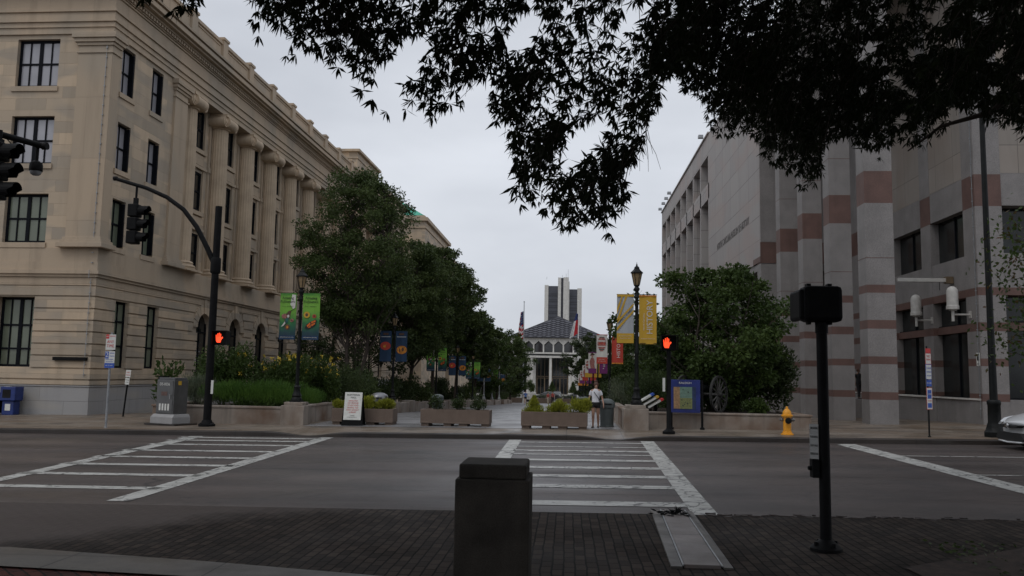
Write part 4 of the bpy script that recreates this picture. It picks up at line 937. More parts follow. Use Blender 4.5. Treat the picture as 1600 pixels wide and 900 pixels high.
def banner(label, x, y, ztop, w, h, design, mats, group='banners hung on the plaza lamp posts', lift=0):
    """design: list of (material, polygon in 0..w / 0..-h , layer)"""
    t = thing('banner', label, 'banner', (x, y, ztop), 0, group)
    b = MB(); n = 6
    b.add([(w*i/n, .012*sin(i*1.3), -h*j/4) for j in range(5) for i in range(n+1)]+[(w*i/n, .012*sin(i*1.3)+.006, -h*j/4) for j in range(5) for i in range(n+1)],
          [(j*(n+1)+i, j*(n+1)+i+1, (j+1)*(n+1)+i+1, (j+1)*(n+1)+i) for j in range(4) for i in range(n)]+[(35+j*(n+1)+i, 35+j*(n+1)+i+1, 35+(j+1)*(n+1)+i+1, 35+(j+1)*(n+1)+i) for j in range(4) for i in range(n)])
    b.build('cloth', K[mats], t)
    for nm, mm, poly, ly in design:
        b = MB()
        for q in (poly if isinstance(poly[0], list) else [poly]): b.prism(q, (0, -.016-.002*ly, 0), X3, Z3, (0, .0015, 0))
        b.build(nm, K[mm], t)
    return t
def R_(x0, x1, z0, z1): return [(x0, z0), (x1, z0), (x1, z1), (x0, z1)]
BW, BH = .50, 1.46
def T(t, s, sz, m, x, z, w=None, V=Z3, U=X3, ly=.022): text(s, sz, K[m], t, (x, -ly, z), U, V, width=w, depth=.0008)
# VOTES for WOMEN
t = banner('white and gold VOTES for WOMEN banner left of the tall right lamp post', 1.47, 24.84, 4.15, BW, BH, [
    ('printed_band', 'b_gold', [R_(0, .5, -.07, 0)], 0), ('printed_band', 'b_gold', [R_(0, .5, -1.46, -1.17)], 0),
    ('printed_stripe', 'b_gold', [[(0, -.42), (.13, -.07), (.17, -.07), (.03, -.52), (0, -.6)], [(0, -.75), (.25, -.07), (.31, -.07), (.07, -.72), (0, -.86)], [(0, -.80), (.5, -.26), (.5, -.33), (0, -.88)], [(0, -1.0), (.5, -.46), (.5, -.53), (0, -1.10)]], 0)], 'b_ltgrey')
d = Vector((.5, 0, .54)).normalized(); text('VOTES for WOMEN', .075, K['ink'], t, (.25, -.022, -.665), d, Vector((-d.z, 0, d.x)), width=.56, depth=.0008)
T(t, 'NC MUSEUM OF HISTORY', .035, 'b_cream', .25, -1.25, .38); T(t, 'EXHIBIT NOW OPEN', .03, 'b_cream', .25, -1.32, .3)
t = banner('gold banner with white upright HISTORY lettering right of the tall lamp post', 2.13, 24.84, 4.13, BW+.02, BH, [('printed_band', 'b_orange', [R_(0, .52, -.04, 0)], 0)], 'b_gold')
text('HISTORY', .25, K['b_cream'], t, (.32, -.022, -.66), (0, 0, 1), (-1, 0, 0), width=1.0, depth=.0008)
text('North Carolina', .07, K['b_cream'], t, (.14, -.022, -.80), (0, 0, 1), (-1, 0, 0), width=.5, depth=.0008)
T(t, 'ncmuseumofhistory.org', .04, 'b_cream', .26, -1.30, .42)
# pollinators
def hummingbird(s=1, ox=0, oz=0, right=False):
    body = [(.20, -.66), (.26, -.60), (.29, -.56), (.34, -.55), (.37, -.575), (.355, -.62), (.345, -.72), (.33, -.80), (.27, -.90), (.19, -.98), (.16, -.95), (.17, -.86), (.14, -.78)]
    return [('printed_bird', 'b_brown', [[(ox+x*s, oz+z*s) for x, z in body]], 1), ('printed_bird', 'b_pteal', [[(ox+x*s, oz+z*s) for x, z in [(.19, -.80), (.31, -.78), (.27, -.93), (.19, -.96)]]], 2),
            ('printed_wing', 'b_rose', [[(ox+x*s, oz+z*s) for x, z in [(.06, -.70), (.17, -.64), (.24, -.72), (.20, -.80), (.10, -.80)]]], 2), ('printed_beak', 'ink', [[(ox+x*s, oz+z*s) for x, z in [(.355, -.555), (.49, -.49), (.36, -.575)]]], 1),
            ('printed_tail', 'b_cream', [[(ox+x*s, oz+z*s) for x, z in [(.17, -.90), (.11, -1.0), (.06, -1.06), (.13, -1.04), (.20, -.95)]], ell(ox+.28*s, oz-.73*s, .035*s, .045*s)], 3)]
def disc(cx, cz, r, m1, m2): return [('printed_disc', m1, [ell(cx, cz, r, r)], 2), ('printed_dot', m2, [ell(cx, cz, r*.45, r*.5)], 3)]
def butterfly(ox=0, oz=0, s=1):
    f = lambda L: [(ox+x*s, oz+z*s) for x, z in L]
    return [('printed_wing', 'ink', [f([(.06, -1.13), (.12, -1.0), (.24, -.92), (.40, -.84), (.44, -.87), (.42, -1.0), (.34, -1.09), (.2, -1.14)])], 1),
            ('printed_wing', 'b_mono', [f([(.13, -1.03), (.23, -.94), (.25, -.98), (.16, -1.09)]), f([(.26, -.92), (.40, -.86), (.41, -.91), (.28, -.97)]), f([(.28, -.99), (.40, -.94), (.38, -1.0), (.28, -1.06)]), f([(.17, -1.11), (.25, -1.0), (.26, -1.09)])], 2)]
def poll_a(label, x, y, zt, s=1):
    t = banner(label, x, y, zt, BW+.02, BH, [('printed_glow', 'b_cream', [[(.38, -.04), (.5, -.06), (.49, -.46), (.42, -.50), (.33, -.36)]], 0)]+hummingbird()+disc(.40, -.86, .055, 'b_rose', 'b_brown')+disc(.26, -1.07, .085, 'b_brown', 'b_orange')+[('printed_band', 'b_navy', [R_(0.01, .51, -1.46, -1.33)], 0)], 'b_green')
    T(t, 'Amazing', .125, 'ink', .25, -.155, .36); T(t, 'Pollinators', .12, 'ink', .24, -.27, .44); T(t, 'JUNE 8 - SEPTEMBER 8', .03, 'ink', .25, -.42, .36); T(t, 'naturalsciences.org', .04, 'b_cream', .26, -1.385, .42); return t
def poll_b(label, x, y, zt, s=1):
    t = banner(label, x, y, zt, BW+.04, BH, disc(.14, -.68, .10, 'b_gold', 'b_brown')+disc(.38, -.72, .06, 'b_red', 'b_brown')+butterfly(.02, .02)+[('printed_band', 'b_navy', [R_(0.01, .53, -1.46, -1.33)], 0)], 'b_green')
    T(t, 'Amazing', .125, 'ink', .26, -.155, .38); T(t, 'Pollinators', .12, 'ink', .26, -.27, .46); T(t, 'JUNE 8 - SEPTEMBER 8', .03, 'ink', .25, -.42, .36); T(t, 'naturalsciences.org', .04, 'b_cream', .27, -1.385, .42); return t
poll_a('green Amazing Pollinators banner with a hummingbird, left of the nearest left lamp post', -9.02, 25.33, 4.12)
poll_b('green Amazing Pollinators banner with an orange butterfly, right of the nearest left lamp post', -8.29, 25.33, 4.12)
def navy(label, x, y, zt, kind):
    c = 'b_red' if kind == 'r' else 'b_orange'
    return banner(label, x, y, zt, .55, BH, [('printed_band', 'b_ltgrey', [R_(.05, .5, -.30, -.26)], 0), ('printed_band', 'b_brown', [R_(.15, .4, -.2, -.1)], 0), ('printed_creature', c, [ell(.27 if kind == 'r' else .3, -.72 if kind == 'r' else -.9, .25, .20, 20)], 1), ('printed_mark', 'b_gold' if kind == 'r' else 'b_brown', [[(.16, -.78), (.2, -.66), (.24, -.74), (.3, -.62), (.27, -.8)]] if kind == 'r' else [ell(.35, -.88, .06, .09), ell(.2, -.92, .03, .1)], 2)], 'b_navy')
words = ['second', 'third', 'fourth', 'fifth', 'sixth', 'seventh', 'eighth']
for i, y in enumerate(lampsL):
    x = -8.3; z = zg(x, y)+.72; pale = i > 3
    lamp('%s lamp post down the left side of the plaza%s' % (words[i], ', pale metal' if pale else ', black and shaded by the trees'), x, y, z, 4.15 if not pale else 4.0, 'grey_metal' if pale else 'blackmetal', 'lamp posts along the plaza')
    if i % 2 == 0:
        navy('dark blue banner with a red creature on the %s left lamp post' % words[i], x-.66, y-.06, z+3.3, 'r'); navy('dark blue banner with an orange creature on the %s left lamp post' % words[i], x+.1, y-.06, z+3.3, 'o')
    else:
        poll_a('green hummingbird banner on the %s left lamp post' % words[i], x-.64, y-.06, z+3.3); poll_b('green butterfly banner on the %s left lamp post' % words[i], x+.1, y-.06, z+3.3)
def urn(): 
    P = [(.13, -.16), (.15, -.12), (.37, -.12), (.39, -.16), (.46, -.30), (.48, -.48), (.43, -.66), (.35, -.78), (.33, -.84), (.18, -.84), (.16, -.78), (.08, -.66), (.035, -.48), (.06, -.30)]
    return [('printed_urn', 'b_rose', [P], 1), ('printed_urn_band', 'b_cream', [R_(.06, .44, -.36, -.30), R_(.05, .46, -.62, -.58)], 2), ('printed_urn_band', 'b_pteal', [R_(.12, .39, -.78, -.74), R_(.14, .38, -.16, -.13)], 2), ('printed_flower', 'b_red', [ell(.16, -.46, .04, .05, 8), ell(.27, -.45, .04, .06, 8), ell(.38, -.47, .04, .05, 8)], 3)]
def figure_print():
    return [('printed_figure', 'b_rose', [[(.16, -1.12), (.10, -.8), (.08, -.62), (.16, -.44), (.2, -.38), (.32, -.38), (.40, -.48), (.44, -.64), (.40, -.82), (.46, -1.12)]], 1), ('printed_hat', 'b_brown', [ell(.27, -.18, .17, .06, 14, .2), ell(.27, -.12, .10, .07, 12)], 2), ('printed_face', 'skin', [ell(.27, -.28, .07, .09, 12)], 3)]
rl = ['nearest of the receding', 'second of the receding', 'third of the receding', 'fourth of the receding', 'fifth of the receding', 'farthest of the receding']
for i, y in enumerate(lampsR):
    x = 2.12; z = zg(x, y)+.78
    lamp('%s right hand plaza lamp posts, %s' % (rl[i], ['standing clear with a pointed lantern' if i == 0 else 'partly behind banners'][0]), x, y, z, 4.1, 'blackmetal', 'lamp posts along the plaza')
    zt = z+3.3; g_ = 'banners hung on the plaza lamp posts'
    if i == 0:
        t = banner('white banner with a painted urn and red foot, left of the second right lamp post', x-.66, y-.05, zt, .54, BH, [('printed_band', 'b_red', [R_(0, .54, -1.46, -1.14), R_(0, .54, -.03, 0)], 0)]+urn(), 'b_cream'); T(t, 'POTTERY', .06, 'b_cream', .27, -1.25, .3); T(t, 'OF THE STATE', .05, 'b_cream', .27, -1.34, .36)
        t = banner('red banner with white upright HISTORY lettering right of the second right lamp post', x+.1, y-.05, zt, .56, BH, [('printed_band', 'b_orange', [R_(0, .56, -1.46, -1.40)], 0)], 'b_red')
        text('HISTORY', .25, K['b_cream'], t, (.34, -.022, -.66), (0, 0, 1), (-1, 0, 0), width=1.0, depth=.0008)
    elif i == 1:
        banner('white banner showing a woman in a hat above a purple foot', x-.66, y-.05, zt, .56, BH, [('printed_band', 'b_purple', [R_(0, .56, -1.46, -1.12), R_(0, .56, -.05, 0)], 0)]+figure_print(), 'b_cream')
        t = banner('purple banner right of the third right lamp post', x+.1, y-.05, zt, .56, BH, [('printed_mark', 'b_cream', [[(.22, -1.14), (.28, -1.06), (.34, -1.14)]], 1)], 'b_purple'); text('HISTORY', .22, K['b_cream'], t, (.34, -.022, -.6), (0, 0, 1), (-1, 0, 0), width=.8, depth=.0008)
    else:
        foot = ['b_gold', 'b_red', 'b_purple', 'b_orange'][i-2]; nm = ['gold', 'red', 'purple', 'orange'][i-2]
        banner('small distant white banner with a %s foot, left of the %s right lamp post' % (nm, words[i]), x-.66, y-.05, zt, .56, BH, [('printed_band', foot, [R_(0, .56, -1.46, -1.1)], 0)]+(figure_print() if i % 2 else urn()), 'b_cream')
        banner('small distant %s banner right of the %s right lamp post' % (nm, words[i]), x+.1, y-.05, zt, .56, BH, [('printed_mark', 'b_cream', [R_(.2, .32, -1.1, -.3)], 1)], foot)

# ---- concrete planters across the plaza mouth
def planter(label, x0, x1, y, z, rot=0):
    w = x1-x0; t = thing('planter', label, 'planter', ((x0+x1)/2, y, z), rot, 'concrete planters across the plaza mouth')
    b = MB(); h = .50; W = w/2
    b.add([(-W, -.36, .09), (W, -.36, .09), (W, .36, .09), (-W, .36, .09), (-W, -.37, h), (W, -.37, h), (W, .37, h), (-W, .37, h), (-W+.06, -.31, h), (W-.06, -.31, h), (W-.06, .31, h), (-W+.06, .31, h), (-W+.06, -.31, h-.07), (W-.06, -.31, h-.07), (W-.06, .31, h-.07), (-W+.06, .31, h-.07)],
          [(0, 3, 2, 1), (0, 1, 5, 4), (1, 2, 6, 5), (2, 3, 7, 6), (3, 0, 4, 7), (4, 5, 9, 8), (5, 6, 10, 9), (6, 7, 11, 10), (7, 4, 8, 11), (8, 9, 13, 12), (9, 10, 14, 13), (10, 11, 15, 14), (11, 8, 12, 15)])
    b.box(-W, W, -.374, -.36, .085, .13); b.build('trough', K['planter'], t, bevel=.012)
    for a, c in ((-W+.02, -W+.25), (-.35, -.12), (.12, .38), (W-.25, W-.02)):
        f = MB(); f.box(a, c, -.33, .33, 0, .088); f.build('foot', K['planter'], t)
    f = MB(); f.box(-W+.06, W-.06, -.31, .31, h-.09, h-.05); f.build('soil', K['soil'], t)
    return t
planter('left hand brown concrete planter behind the white vehicle notice', -7.28, -5.36, 25.85, zs(-6.3, 25.8), .0)
planter('middle brown concrete planter with three dark ball shrubs', -4.45, -2.33, 25.6, zs(-3.4, 25.6), -.02)
planter('right hand brown concrete planter beside the walking woman', -1.33, .62, 24.95, zs(-.4, 24.9)-.01, -.045)
for i, (px, hh) in enumerate(((-6.98, .32), (-6.32, .42), (-5.72, .34))): shrub('golden_conifer', ['golden shrub at the left end of the left planter', 'golden shrub in the middle of the left planter beside the notice', 'golden shrub at the right end of the left planter'][i], (px, 25.8, zs(-6.3, 25.8)+.40), .34, .26, hh, 1700, (.11, .024), 'leaf_lime', 40+i, 'golden shrubs in the planters', up=.55)
for i, px in enumerate((-4.05, -3.35, -2.72)): shrub('ball_shrub', ['dark ball shrub at the left end of the middle planter', 'dark ball shrub in the centre of the middle planter', 'dark ball shrub at the right end of the middle planter'][i], (px, 25.6, zs(-3.4, 25.6)+.38), .19, .18, .52, 560, (.07, .03), 'leaf_dark', 50+i, 'ball shrubs in the middle planter', lump=.55)
for i, (px, hh, cn) in enumerate(((-.98, .46, True), (-.33, .32, False), (.40, .38, False))): shrub('golden_conifer', ['taller pointed golden conifer at the left end of the right planter', 'spreading golden conifer in the middle of the right planter', 'golden conifer at the right end of the right planter beside the woman'][i], (px, 24.95, zs(-.4, 24.9)+.40), .36 if not cn else .34, .26, hh*1.15, 1900, (.10, .022), 'leaf_lime', 60+i, 'golden shrubs in the planters', up=.5, cone=cn)

# ---- sandwich board
t = thing('sandwich_board', 'white NO VEHICLES notice on a black sandwich board leaning before the left planter', 'sign', (-6.5, 25.15, zs(-6.5, 25.1)), .0)
b = MB(); b.add([(-.33, -.16, 0), (.33, -.16, 0), (.26, .0, .98), (-.26, 0, .98), (-.33, -.20, 0), (.33, -.20, 0), (.26, -.04, .98), (-.26, -.04, .98)], [(0, 1, 2, 3), (4, 7, 6, 5), (0, 4, 5, 1), (1, 5, 6, 2), (2, 6, 7, 3), (3, 7, 4, 0)]); b.build('stand', K['black'], t)
b = MB(); b.add([(-.33, .18, 0), (.33, .18, 0), (.26, .02, .98), (-.26, .02, .98), (-.33, .22, 0), (.33, .22, 0), (.26, .05, .98), (-.26, .05, .98)], [(0, 1, 2, 3), (4, 7, 6, 5), (0, 4, 5, 1), (1, 5, 6, 2), (2, 6, 7, 3), (3, 7, 4, 0)]); b.build('stand', K['black'], t)
sl = Vector((0, .16, .98)).normalized(); 
b = MB(); O = Vector((-.27, -.19, .18)); b.prism(R_(0, .54, 0, .84), O, X3, sl, (0, -.012, 0)); pn = b.build('notice', K['paper'], t, bevel=.005)
for s, sz, zz, mm, wd in (('BICENTENNIAL', .075, .76, 'ink', .40), ('MALL', .075, .68, 'ink', .17), ('ABSOLUTELY', .062, .58, 'red', .30), ('NO VEHICLES', .062, .51, 'red', .33), ('OF ANY KIND', .062, .44, 'red', .33), ('BEYOND THIS', .062, .37, 'red', .33), ('POINT WITHOUT', .062, .30, 'red', .38), ('A PERMIT', .062, .23, 'red', .22), ('CONTACT', .035, .13, 'ink', .14), ('919 733-7111', .035, .08, 'ink', .28)):
    text(s, sz, K[mm], pn, O+X3*.27+sl*zz-Y3*.0155, X3, sl, width=wd, depth=.0008)

# ---- signals
def signal_head(root, x, y, z0, h=1.15, vis=(1, 0)):
    b = MB(); w = .17
    for k in range(3):
        z = z0+h*(k+.5)/3; b.box(x-w, x+w*.8, y-w, y+w, z-h/6+.012, z+h/6-.012)
    hd = b.build('signal_head', K['black'], root, bevel=.03)
    for k in range(3):
        z = z0+h*(k+.5)/3; v = MB(); n = 14; r = .155; L = .30; vs = []; fs = []
        for j in range(n+1):
            a = -.75*pi+pi*1.5*j/n-pi*0; a = radians(-45)+radians(270)*j/n
            for q in (0, 1): vs.append((x+w*.8+q*L*(1-.35*(sin(a) < 0)), y+r*cos(a), z+r*sin(a)))
        fs = [(2*j, 2*j+1, 2*j+3, 2*j+2) for j in range(n)]; v.add(vs, fs); o = v.build('visor', K['black'], hd)
        sol = o.modifiers.new('s', 'SOLIDIFY'); sol.thickness = .008
        v = MB(); v.lathe([(.14, 0), (.12, .02)], (x+w*.8+.002, y, z), 16, axis='x'); v.build('lens', K['blackmetal'], hd)
    return hd
def ped_head(root, x, y, z, hand=True, rot=0):
    b = MB(); b.box(x-.21, x+.21, y, y+.2, z-.21, z+.21); hd = b.build('pedestrian_signal', K['black'], root, bevel=.03)
    b = MB(); b.box(x-.23, x+.23, y-.17, y+.0, z+.195, z+.21); b.box(x-.23, x-.215, y-.17, y, z-.2, z+.2); b.box(x+.215, x+.23, y-.17, y, z-.2, z+.2); b.build('hood', K['black'], hd)
    if hand:
        b = MB(); s = .0105; ox, oz = x-.06, z-.005
        P = [(-5, -13), (5, -13), (7, -5), (12, 1), (10, 4), (6, 0), (6, 11), (3.6, 12), (3.2, 3), (2.2, 3), (2.2, 14), (-.4, 14.5), (-.8, 3), (-1.8, 3), (-2.4, 13), (-4.8, 12.5), (-5, 2), (-6, 2), (-7.4, 9), (-9.4, 8.4), (-8.6, -2), (-8, -8)]
        b.prism([(ox+a*s, oz+c*s) for a, c in P], (0, y-.012, 0), X3, Z3, (0, .008, 0)); b.build('hand_symbol', K['hand'], hd)
    return hd
t = thing('signal_mast', 'black curved signal mast at the far left kerb carrying traffic signal and red hand', 'traffic signal', (-10.62, 24.07, .02))
b = MB(); b.lathe([(.24, 0), (.24, .06), (.17, .09), (.15, .14), (.13, .18)], n=20); b.lathe([(.115, .15), (.105, 4.6), (.10, 6.6)], n=16); b.lathe([(.135, 4.55), (.15, 4.6), (.15, 4.98), (.135, 5.02)], n=16)
b.build('pole', K['black'], t, smooth=True)
b = MB()
for k in range(4): a = pi/4+k*pi/2; b.lathe([(.025, .06), (.025, .1)], (.19*cos(a), .19*sin(a), 0), 6)
b.build('anchor_bolts', K['black'], t)
b = MB(); b.tube([(0, 0, 4.75), (-.28, 0, 5.30), (-.66, 0, 5.97), (-1.1, 0, 6.5), (-1.65, 0, 6.88), (-2.3, 0, 7.16), (-3.3, 0, 7.45)], [.085, .08, .075, .07, .065, .06, .055], 12); b.lathe([(.07, -.05), (.07, .05)], (-3.32, 0, 7.46), 12, axis='x'); b.build('mast_arm', K['black'], t, smooth=True)
b = MB(); b.tube([(-2.62, 0, 7.2), (-2.62, 0, 6.68)], .035, 8); b.box(-2.68, -2.56, -.05, .05, 6.66, 6.85); b.build('hanger', K['black'], t)
signal_head(t, -2.62, 0, 5.42, 1.24)
ped_head(t, .33, -.1, 2.61)
b = MB(); b.tube([(.05, 0, 2.45), (.33, .05, 2.45)], .03, 6); b.tube([(.05, 0, 2.75), (.33, .05, 2.75)], .03, 6); b.build('bracket', K['black'], t)
b = MB(); b.box(.11, .18, -.115, -.105, .95, 1.35); b.build('button_notice', K['paper'], t)
t = thing('signal_mast', 'black signal arm with a dome camera reaching in at the left edge', 'traffic signal', (-13.2, 9.6, -.1))
b = MB(); b.lathe([(.24, 0), (.24, .06), (.17, .1), (.13, .18), (.115, 5.4)], n=18); b.build('pole', K['black'], t, smooth=True)
ax = [(0, 0, 4.8), (.15, .5, 5.6), (.5, 1.7, 6.3), (1.0, 3.0, 6.52), (1.6, 4.4, 6.40), (2.2, 5.35, 6.25), (2.66, 5.95, 6.19)]
b = MB(); b.tube(ax, [.09, .085, .08, .075, .07, .065, .06], 12); b.lathe([(.075, 0), (.075, .1)], (2.64, 5.93, 6.19), 12, axis='x'); b.build('mast_arm', K['black'], t, smooth=True)
b = MB(); b.tube([(2.27, 5.2, 6.3), (2.27, 5.2, 5.95)], .04, 8); b.box(2.2, 2.34, 5.1, 5.24, 5.98, 6.12); b.build('hanger', K['black'], t)
b = MB(); b.tube([(2.2, 5.4, 6.25), (2.35, 5.4, 6.1), (2.3, 5.4, 5.95), (2.1, 5.2, 5.95)], .012, 6); b.build('cable', K['black'], t)
signal_head(t, 2.32, 5.12, 4.92, 1.12)
b = MB(); b.tube([(2.56, 5.9, 6.2), (2.56, 5.9, 5.86)], .035, 8); b.lathe([(.05, 5.88), (.11, 5.84), (.125, 5.78), (.125, 5.68), (.118, 5.665)], (2.56, 5.9, 0), 16); cb = b.build('dome_camera', K['black'], t, smooth=True)
b = MB(); b.lathe([(.112, 5.67), (.10, 5.62), (.06, 5.585), (.01, 5.575)], (2.56, 5.9, 0), 16); b.build('camera_dome', K['grey_metal'], cb, smooth=True)
t = thing('pedestrian_signal_post', 'black post with a lit red hand beside the city map', 'pedestrian signal', (2.79, 23.07, .16))
b = MB(); b.lathe([(.17, 0), (.17, .07), (.09, .12), (.065, .16), (.06, 2.3)], n=16); b.build('pole', K['black'], t, smooth=True)
ped_head(t, .0, -.08, 2.48)
b = MB(); b.box(-.17, -.11, -.1, -.02, 1.15, 1.52); b.build('button_notice', K['paper'], t)
# near pedestrian signal, seen from behind
t = thing('pedestrian_signal_post', 'near black pedestrian signal seen from behind in the right foreground', 'pedestrian signal', (2.54, 8.46, .045))
b = MB(); b.lathe([(.15, 0), (.15, .03), (.13, .05), (.08, .09), (.054, .11), (.053, 2.3), (.085, 2.31), (.085, 2.2)][:6], n=20)
b.lathe([(.062, 2.12), (.062, 2.26)], n=20); b.build('pole', K['black'], t, smooth=True)
b = MB()
for a in (.4, 1.9, 3.5, 5.1): b.lathe([(.018, .04), (.018, .09)], (.115*cos(a), .115*sin(a), 0), 6)
b.build('anchor_bolts', K['black'], t)
b = MB(); b.box(-.20, .185, -.12, .10, 2.23, 2.59); hd = b.build('signal_box', K['black'], t, bevel=.045)
b = MB(); b.box(-.235, -.15, -.09, .30, 2.25, 2.56); b.build('signal_box', K['black'], t, bevel=.03)
b = MB()
for x in (-.13, .075): b.box(x-.02, x+.02, -.05, .03, 2.59, 2.615); b.box(x-.015, x+.015, -.05, .03, 2.205, 2.23)
b.build('lug', K['black'], t)
b = MB(); b.box(-.13, -.115, -.20, -.06, 1.32-.05, 1.66); 
sg = MB(); sg.add([(-.085, .02, 1.26), (-.085-.10, -.10, 1.26), (-.085-.10, -.10, 1.62), (-.085, .02, 1.62)][:0], []); 
U2 = Vector((-.75, .66, 0)).normalized(); O2 = Vector((-.06, -.03, .88))
sg.prism(R_(0, .09, 0, .34), O2, U2, Z3, (-.004, -.004, 0)); sgo = sg.build('button_sign', mat('dull_sign', (.36, .36, .35), .6, .1, 12), t)
for k, zz in enumerate((.30, .215, .13, .05)):
    text(['START CROSSING', 'FLASHING', "DON'T CROSS", 'PUSH BUTTON'][k], .03, K['ink'], sgo, O2+U2*.045+Z3*zz-Y3*.008-X3*.006, U2*-1, Z3, width=.075, depth=.0006)
b = MB(); b.box(-.13, -.06, -.05, .05, .70, .88); b.lathe([(.02, -.16), (.025, -.13)], (0, 0, .79), 10, axis='x'); b.build('push_button', K['black'], t, bevel=.01)

# ---- signs
def sign(name, label, x, y, z, h, r, m, lean=0, rot=0):
    t = thing(name, label, 'sign', (x, y, z), rot); b = MB(); b.lathe([(.045, 0), (.045, .02), (r, .03), (r, h)], n=8); o = b.build('post', K[m], t); t.rotation_euler.y = lean; return t
def plate(t, x0, x1, z0, z1, m='paper', y=-.04, edge=None):
    if edge:
        b = MB(); b.box(x0-.012, x1+.012, y-.001, y+.002, z0-.012, z1+.012); b.build('border', K[edge], t)
    b = MB(); b.box(x0, x1, y-.004, y-.0015, z0, z1); return b.build('plate', K[m], t)
t = sign('parking_sign', 'grey post with NO PARKING ANY TIME above a blue 2 hour sign', -13.12, 23.03, zs(-13, 23)-.01, 2.72, .032, 'grey_metal')
plate(t, -.14, .15, 2.22, 2.66); plate(t, -.14, .15, 1.70, 2.18)
plate(t, -.14, -.05, 2.54, 2.66, 'red', -.043); plate(t, -.135, -.03, 1.97, 2.17, 'blue', -.043); plate(t, -.14, .15, 1.70, 1.84, 'blue', -.043)
def tt(t, s, sz, m, x, z, w, y=-.048): text(s, sz, K[m], t, (x, y, z), X3, Z3, width=w, depth=.0006)
tt(t, 'PARKING', .055, 'red', .05, 2.61, .17); tt(t, 'NO', .05, 'paper', -.095, 2.60, .07, -.05); tt(t, 'ANY', .12, 'red', 0, 2.45, .2); tt(t, 'TIME', .12, 'red', 0, 2.33, .22)
tt(t, '2', .2, 'paper', -.08, 2.07, .08, -.05); tt(t, 'HOUR', .06, 'blue', .07, 2.12, .13); tt(t, 'PARKING', .05, 'blue', .07, 2.04, .14); tt(t, '8AM-5PM', .05, 'blue', 0, 1.94, .22); tt(t, 'MON-FRI', .05, 'blue', 0, 1.88, .2); tt(t, 'PAY TO PARK', .045, 'paper', 0, 1.77, .22, -.05)
t = sign('parking_sign', 'small sign leaning on a short dark post by the stone building', -15.78, 28.77, zs(-15.7, 28.8), 1.62, .03, 'black', lean=.075)
plate(t, -.09, .09, 1.40, 1.66); plate(t, -.08, .08, 1.14, 1.37); tt(t, 'NO', .07, 'red', 0, 1.57, .12); tt(t, 'PARKING', .05, 'red', 0, 1.48, .15); tt(t, 'TOW ZONE', .05, 'ink', 0, 1.30, .14); tt(t, '24 HRS', .04, 'ink', 0, 1.22, .1)
t = sign('parking_sign', 'tall stack of red, white and blue parking signs before the museum windows', 9.66, 23.0, zs(9.6, 23)-.0, 2.42, .022, 'blackmetal', rot=radians(30))
for (z0, z1, m, e) in ((2.24, 2.36, 'red', None), (1.95, 2.22, 'paper', 'red'), (1.54, 1.92, 'paper', 'blue'), (1.35, 1.51, 'blue', None), (.74, 1.30, 'paper', 'red')): plate(t, -.1, .1, z0, z1, m, edge=e)
tt(t, 'NO', .10, 'red', 0, 2.15, .13); tt(t, 'PARKING', .07, 'red', 0, 2.06, .17); tt(t, '2 HOUR', .07, 'blue', 0, 1.83, .17); tt(t, 'PARKING', .06, 'blue', 0, 1.73, .17); tt(t, '8AM-5PM', .05, 'blue', 0, 1.63, .16); tt(t, 'PAY HERE', .06, 'paper', 0, 1.43, .17, -.05)
plate(t, -.075, .075, 1.02, 1.25, 'blue', -.043); plate(t, -.075, .075, .78, .90, 'blue', -.043); tt(t, 'TOW AWAY', .04, 'red', 0, .96, .15); tt(t, 'ZONE', .06, 'paper', 0, 1.14, .12, -.05)
t = sign('parking_sign', 'slim white post with a small red sign, behind the near signal pole', 7.85, 26.2, zs(7.8, 26.2), 1.55, .03, 'white')
plate(t, -.05, .09, 1.15, 1.62); tt(t, 'NO', .05, 'red', .02, 1.53, .08); tt(t, 'PARK', .05, 'red', .02, 1.44, .1)
# city map
t = thing('city_map', 'blue framed RALEIGH street map on two black posts', 'map board', (3.1, 25.0, zs(3, 25)))
for x in (.0, .90):
    b = MB(); b.lathe([(.07, 0), (.07, .06), (.035, .09), (.035, 1.47)], (x-.0, 0, 0), 12); b.build('post', K['black'], t, smooth=True)
b = MB(); b.box(-.03, .84, -.05, .0, .50, 1.47); pb = b.build('frame', K['navy'], t, bevel=.008)
b = MB(); b.box(.05, .71, -.058, -.05, .60, 1.27)
b.build('map_margin', mat('map_margin', (.02, .035, .09), .6, .3, 9), pb)
b = MB()
m1, m2, m3, m4 = mat('map_orange', (.34, .20, .10), .6, .3, 14), mat('map_teal', (.18, .30, .24), .6, .2, 12), mat('map_olive', (.24, .26, .09), .6, .3, 16), mat('map_street', (.06, .08, .06), .6, .2, 20)
b.box(.06, .24, -.061, -.058, .62, 1.255, 0); b.box(.24, .60, -.061, -.058, .93, 1.255, 1); b.box(.24, .60, -.061, -.058, .62, .93, 2)
rr = random.Random(4)
for k in range(13): x = .25+k*.027; b.box(x, x+.005, -.0625, -.061, .63, 1.24, 3)
for k in range(15): z = .64+k*.042; b.box(.10, .59, -.063, -.0615, z, z+.005, 3)
for k in range(10): x = rr.uniform(.27, .5); z = rr.uniform(.64, 1.2); b.box(x, x+.03, -.064, -.0625, z, z+.035, 3)
b.build('map_print', [m1, m2, m3, m4], pb)
text('RALEIGH', .085, K['paper'], pb, (.40, -.056, 1.375), X3, Z3, width=.36, depth=.001)
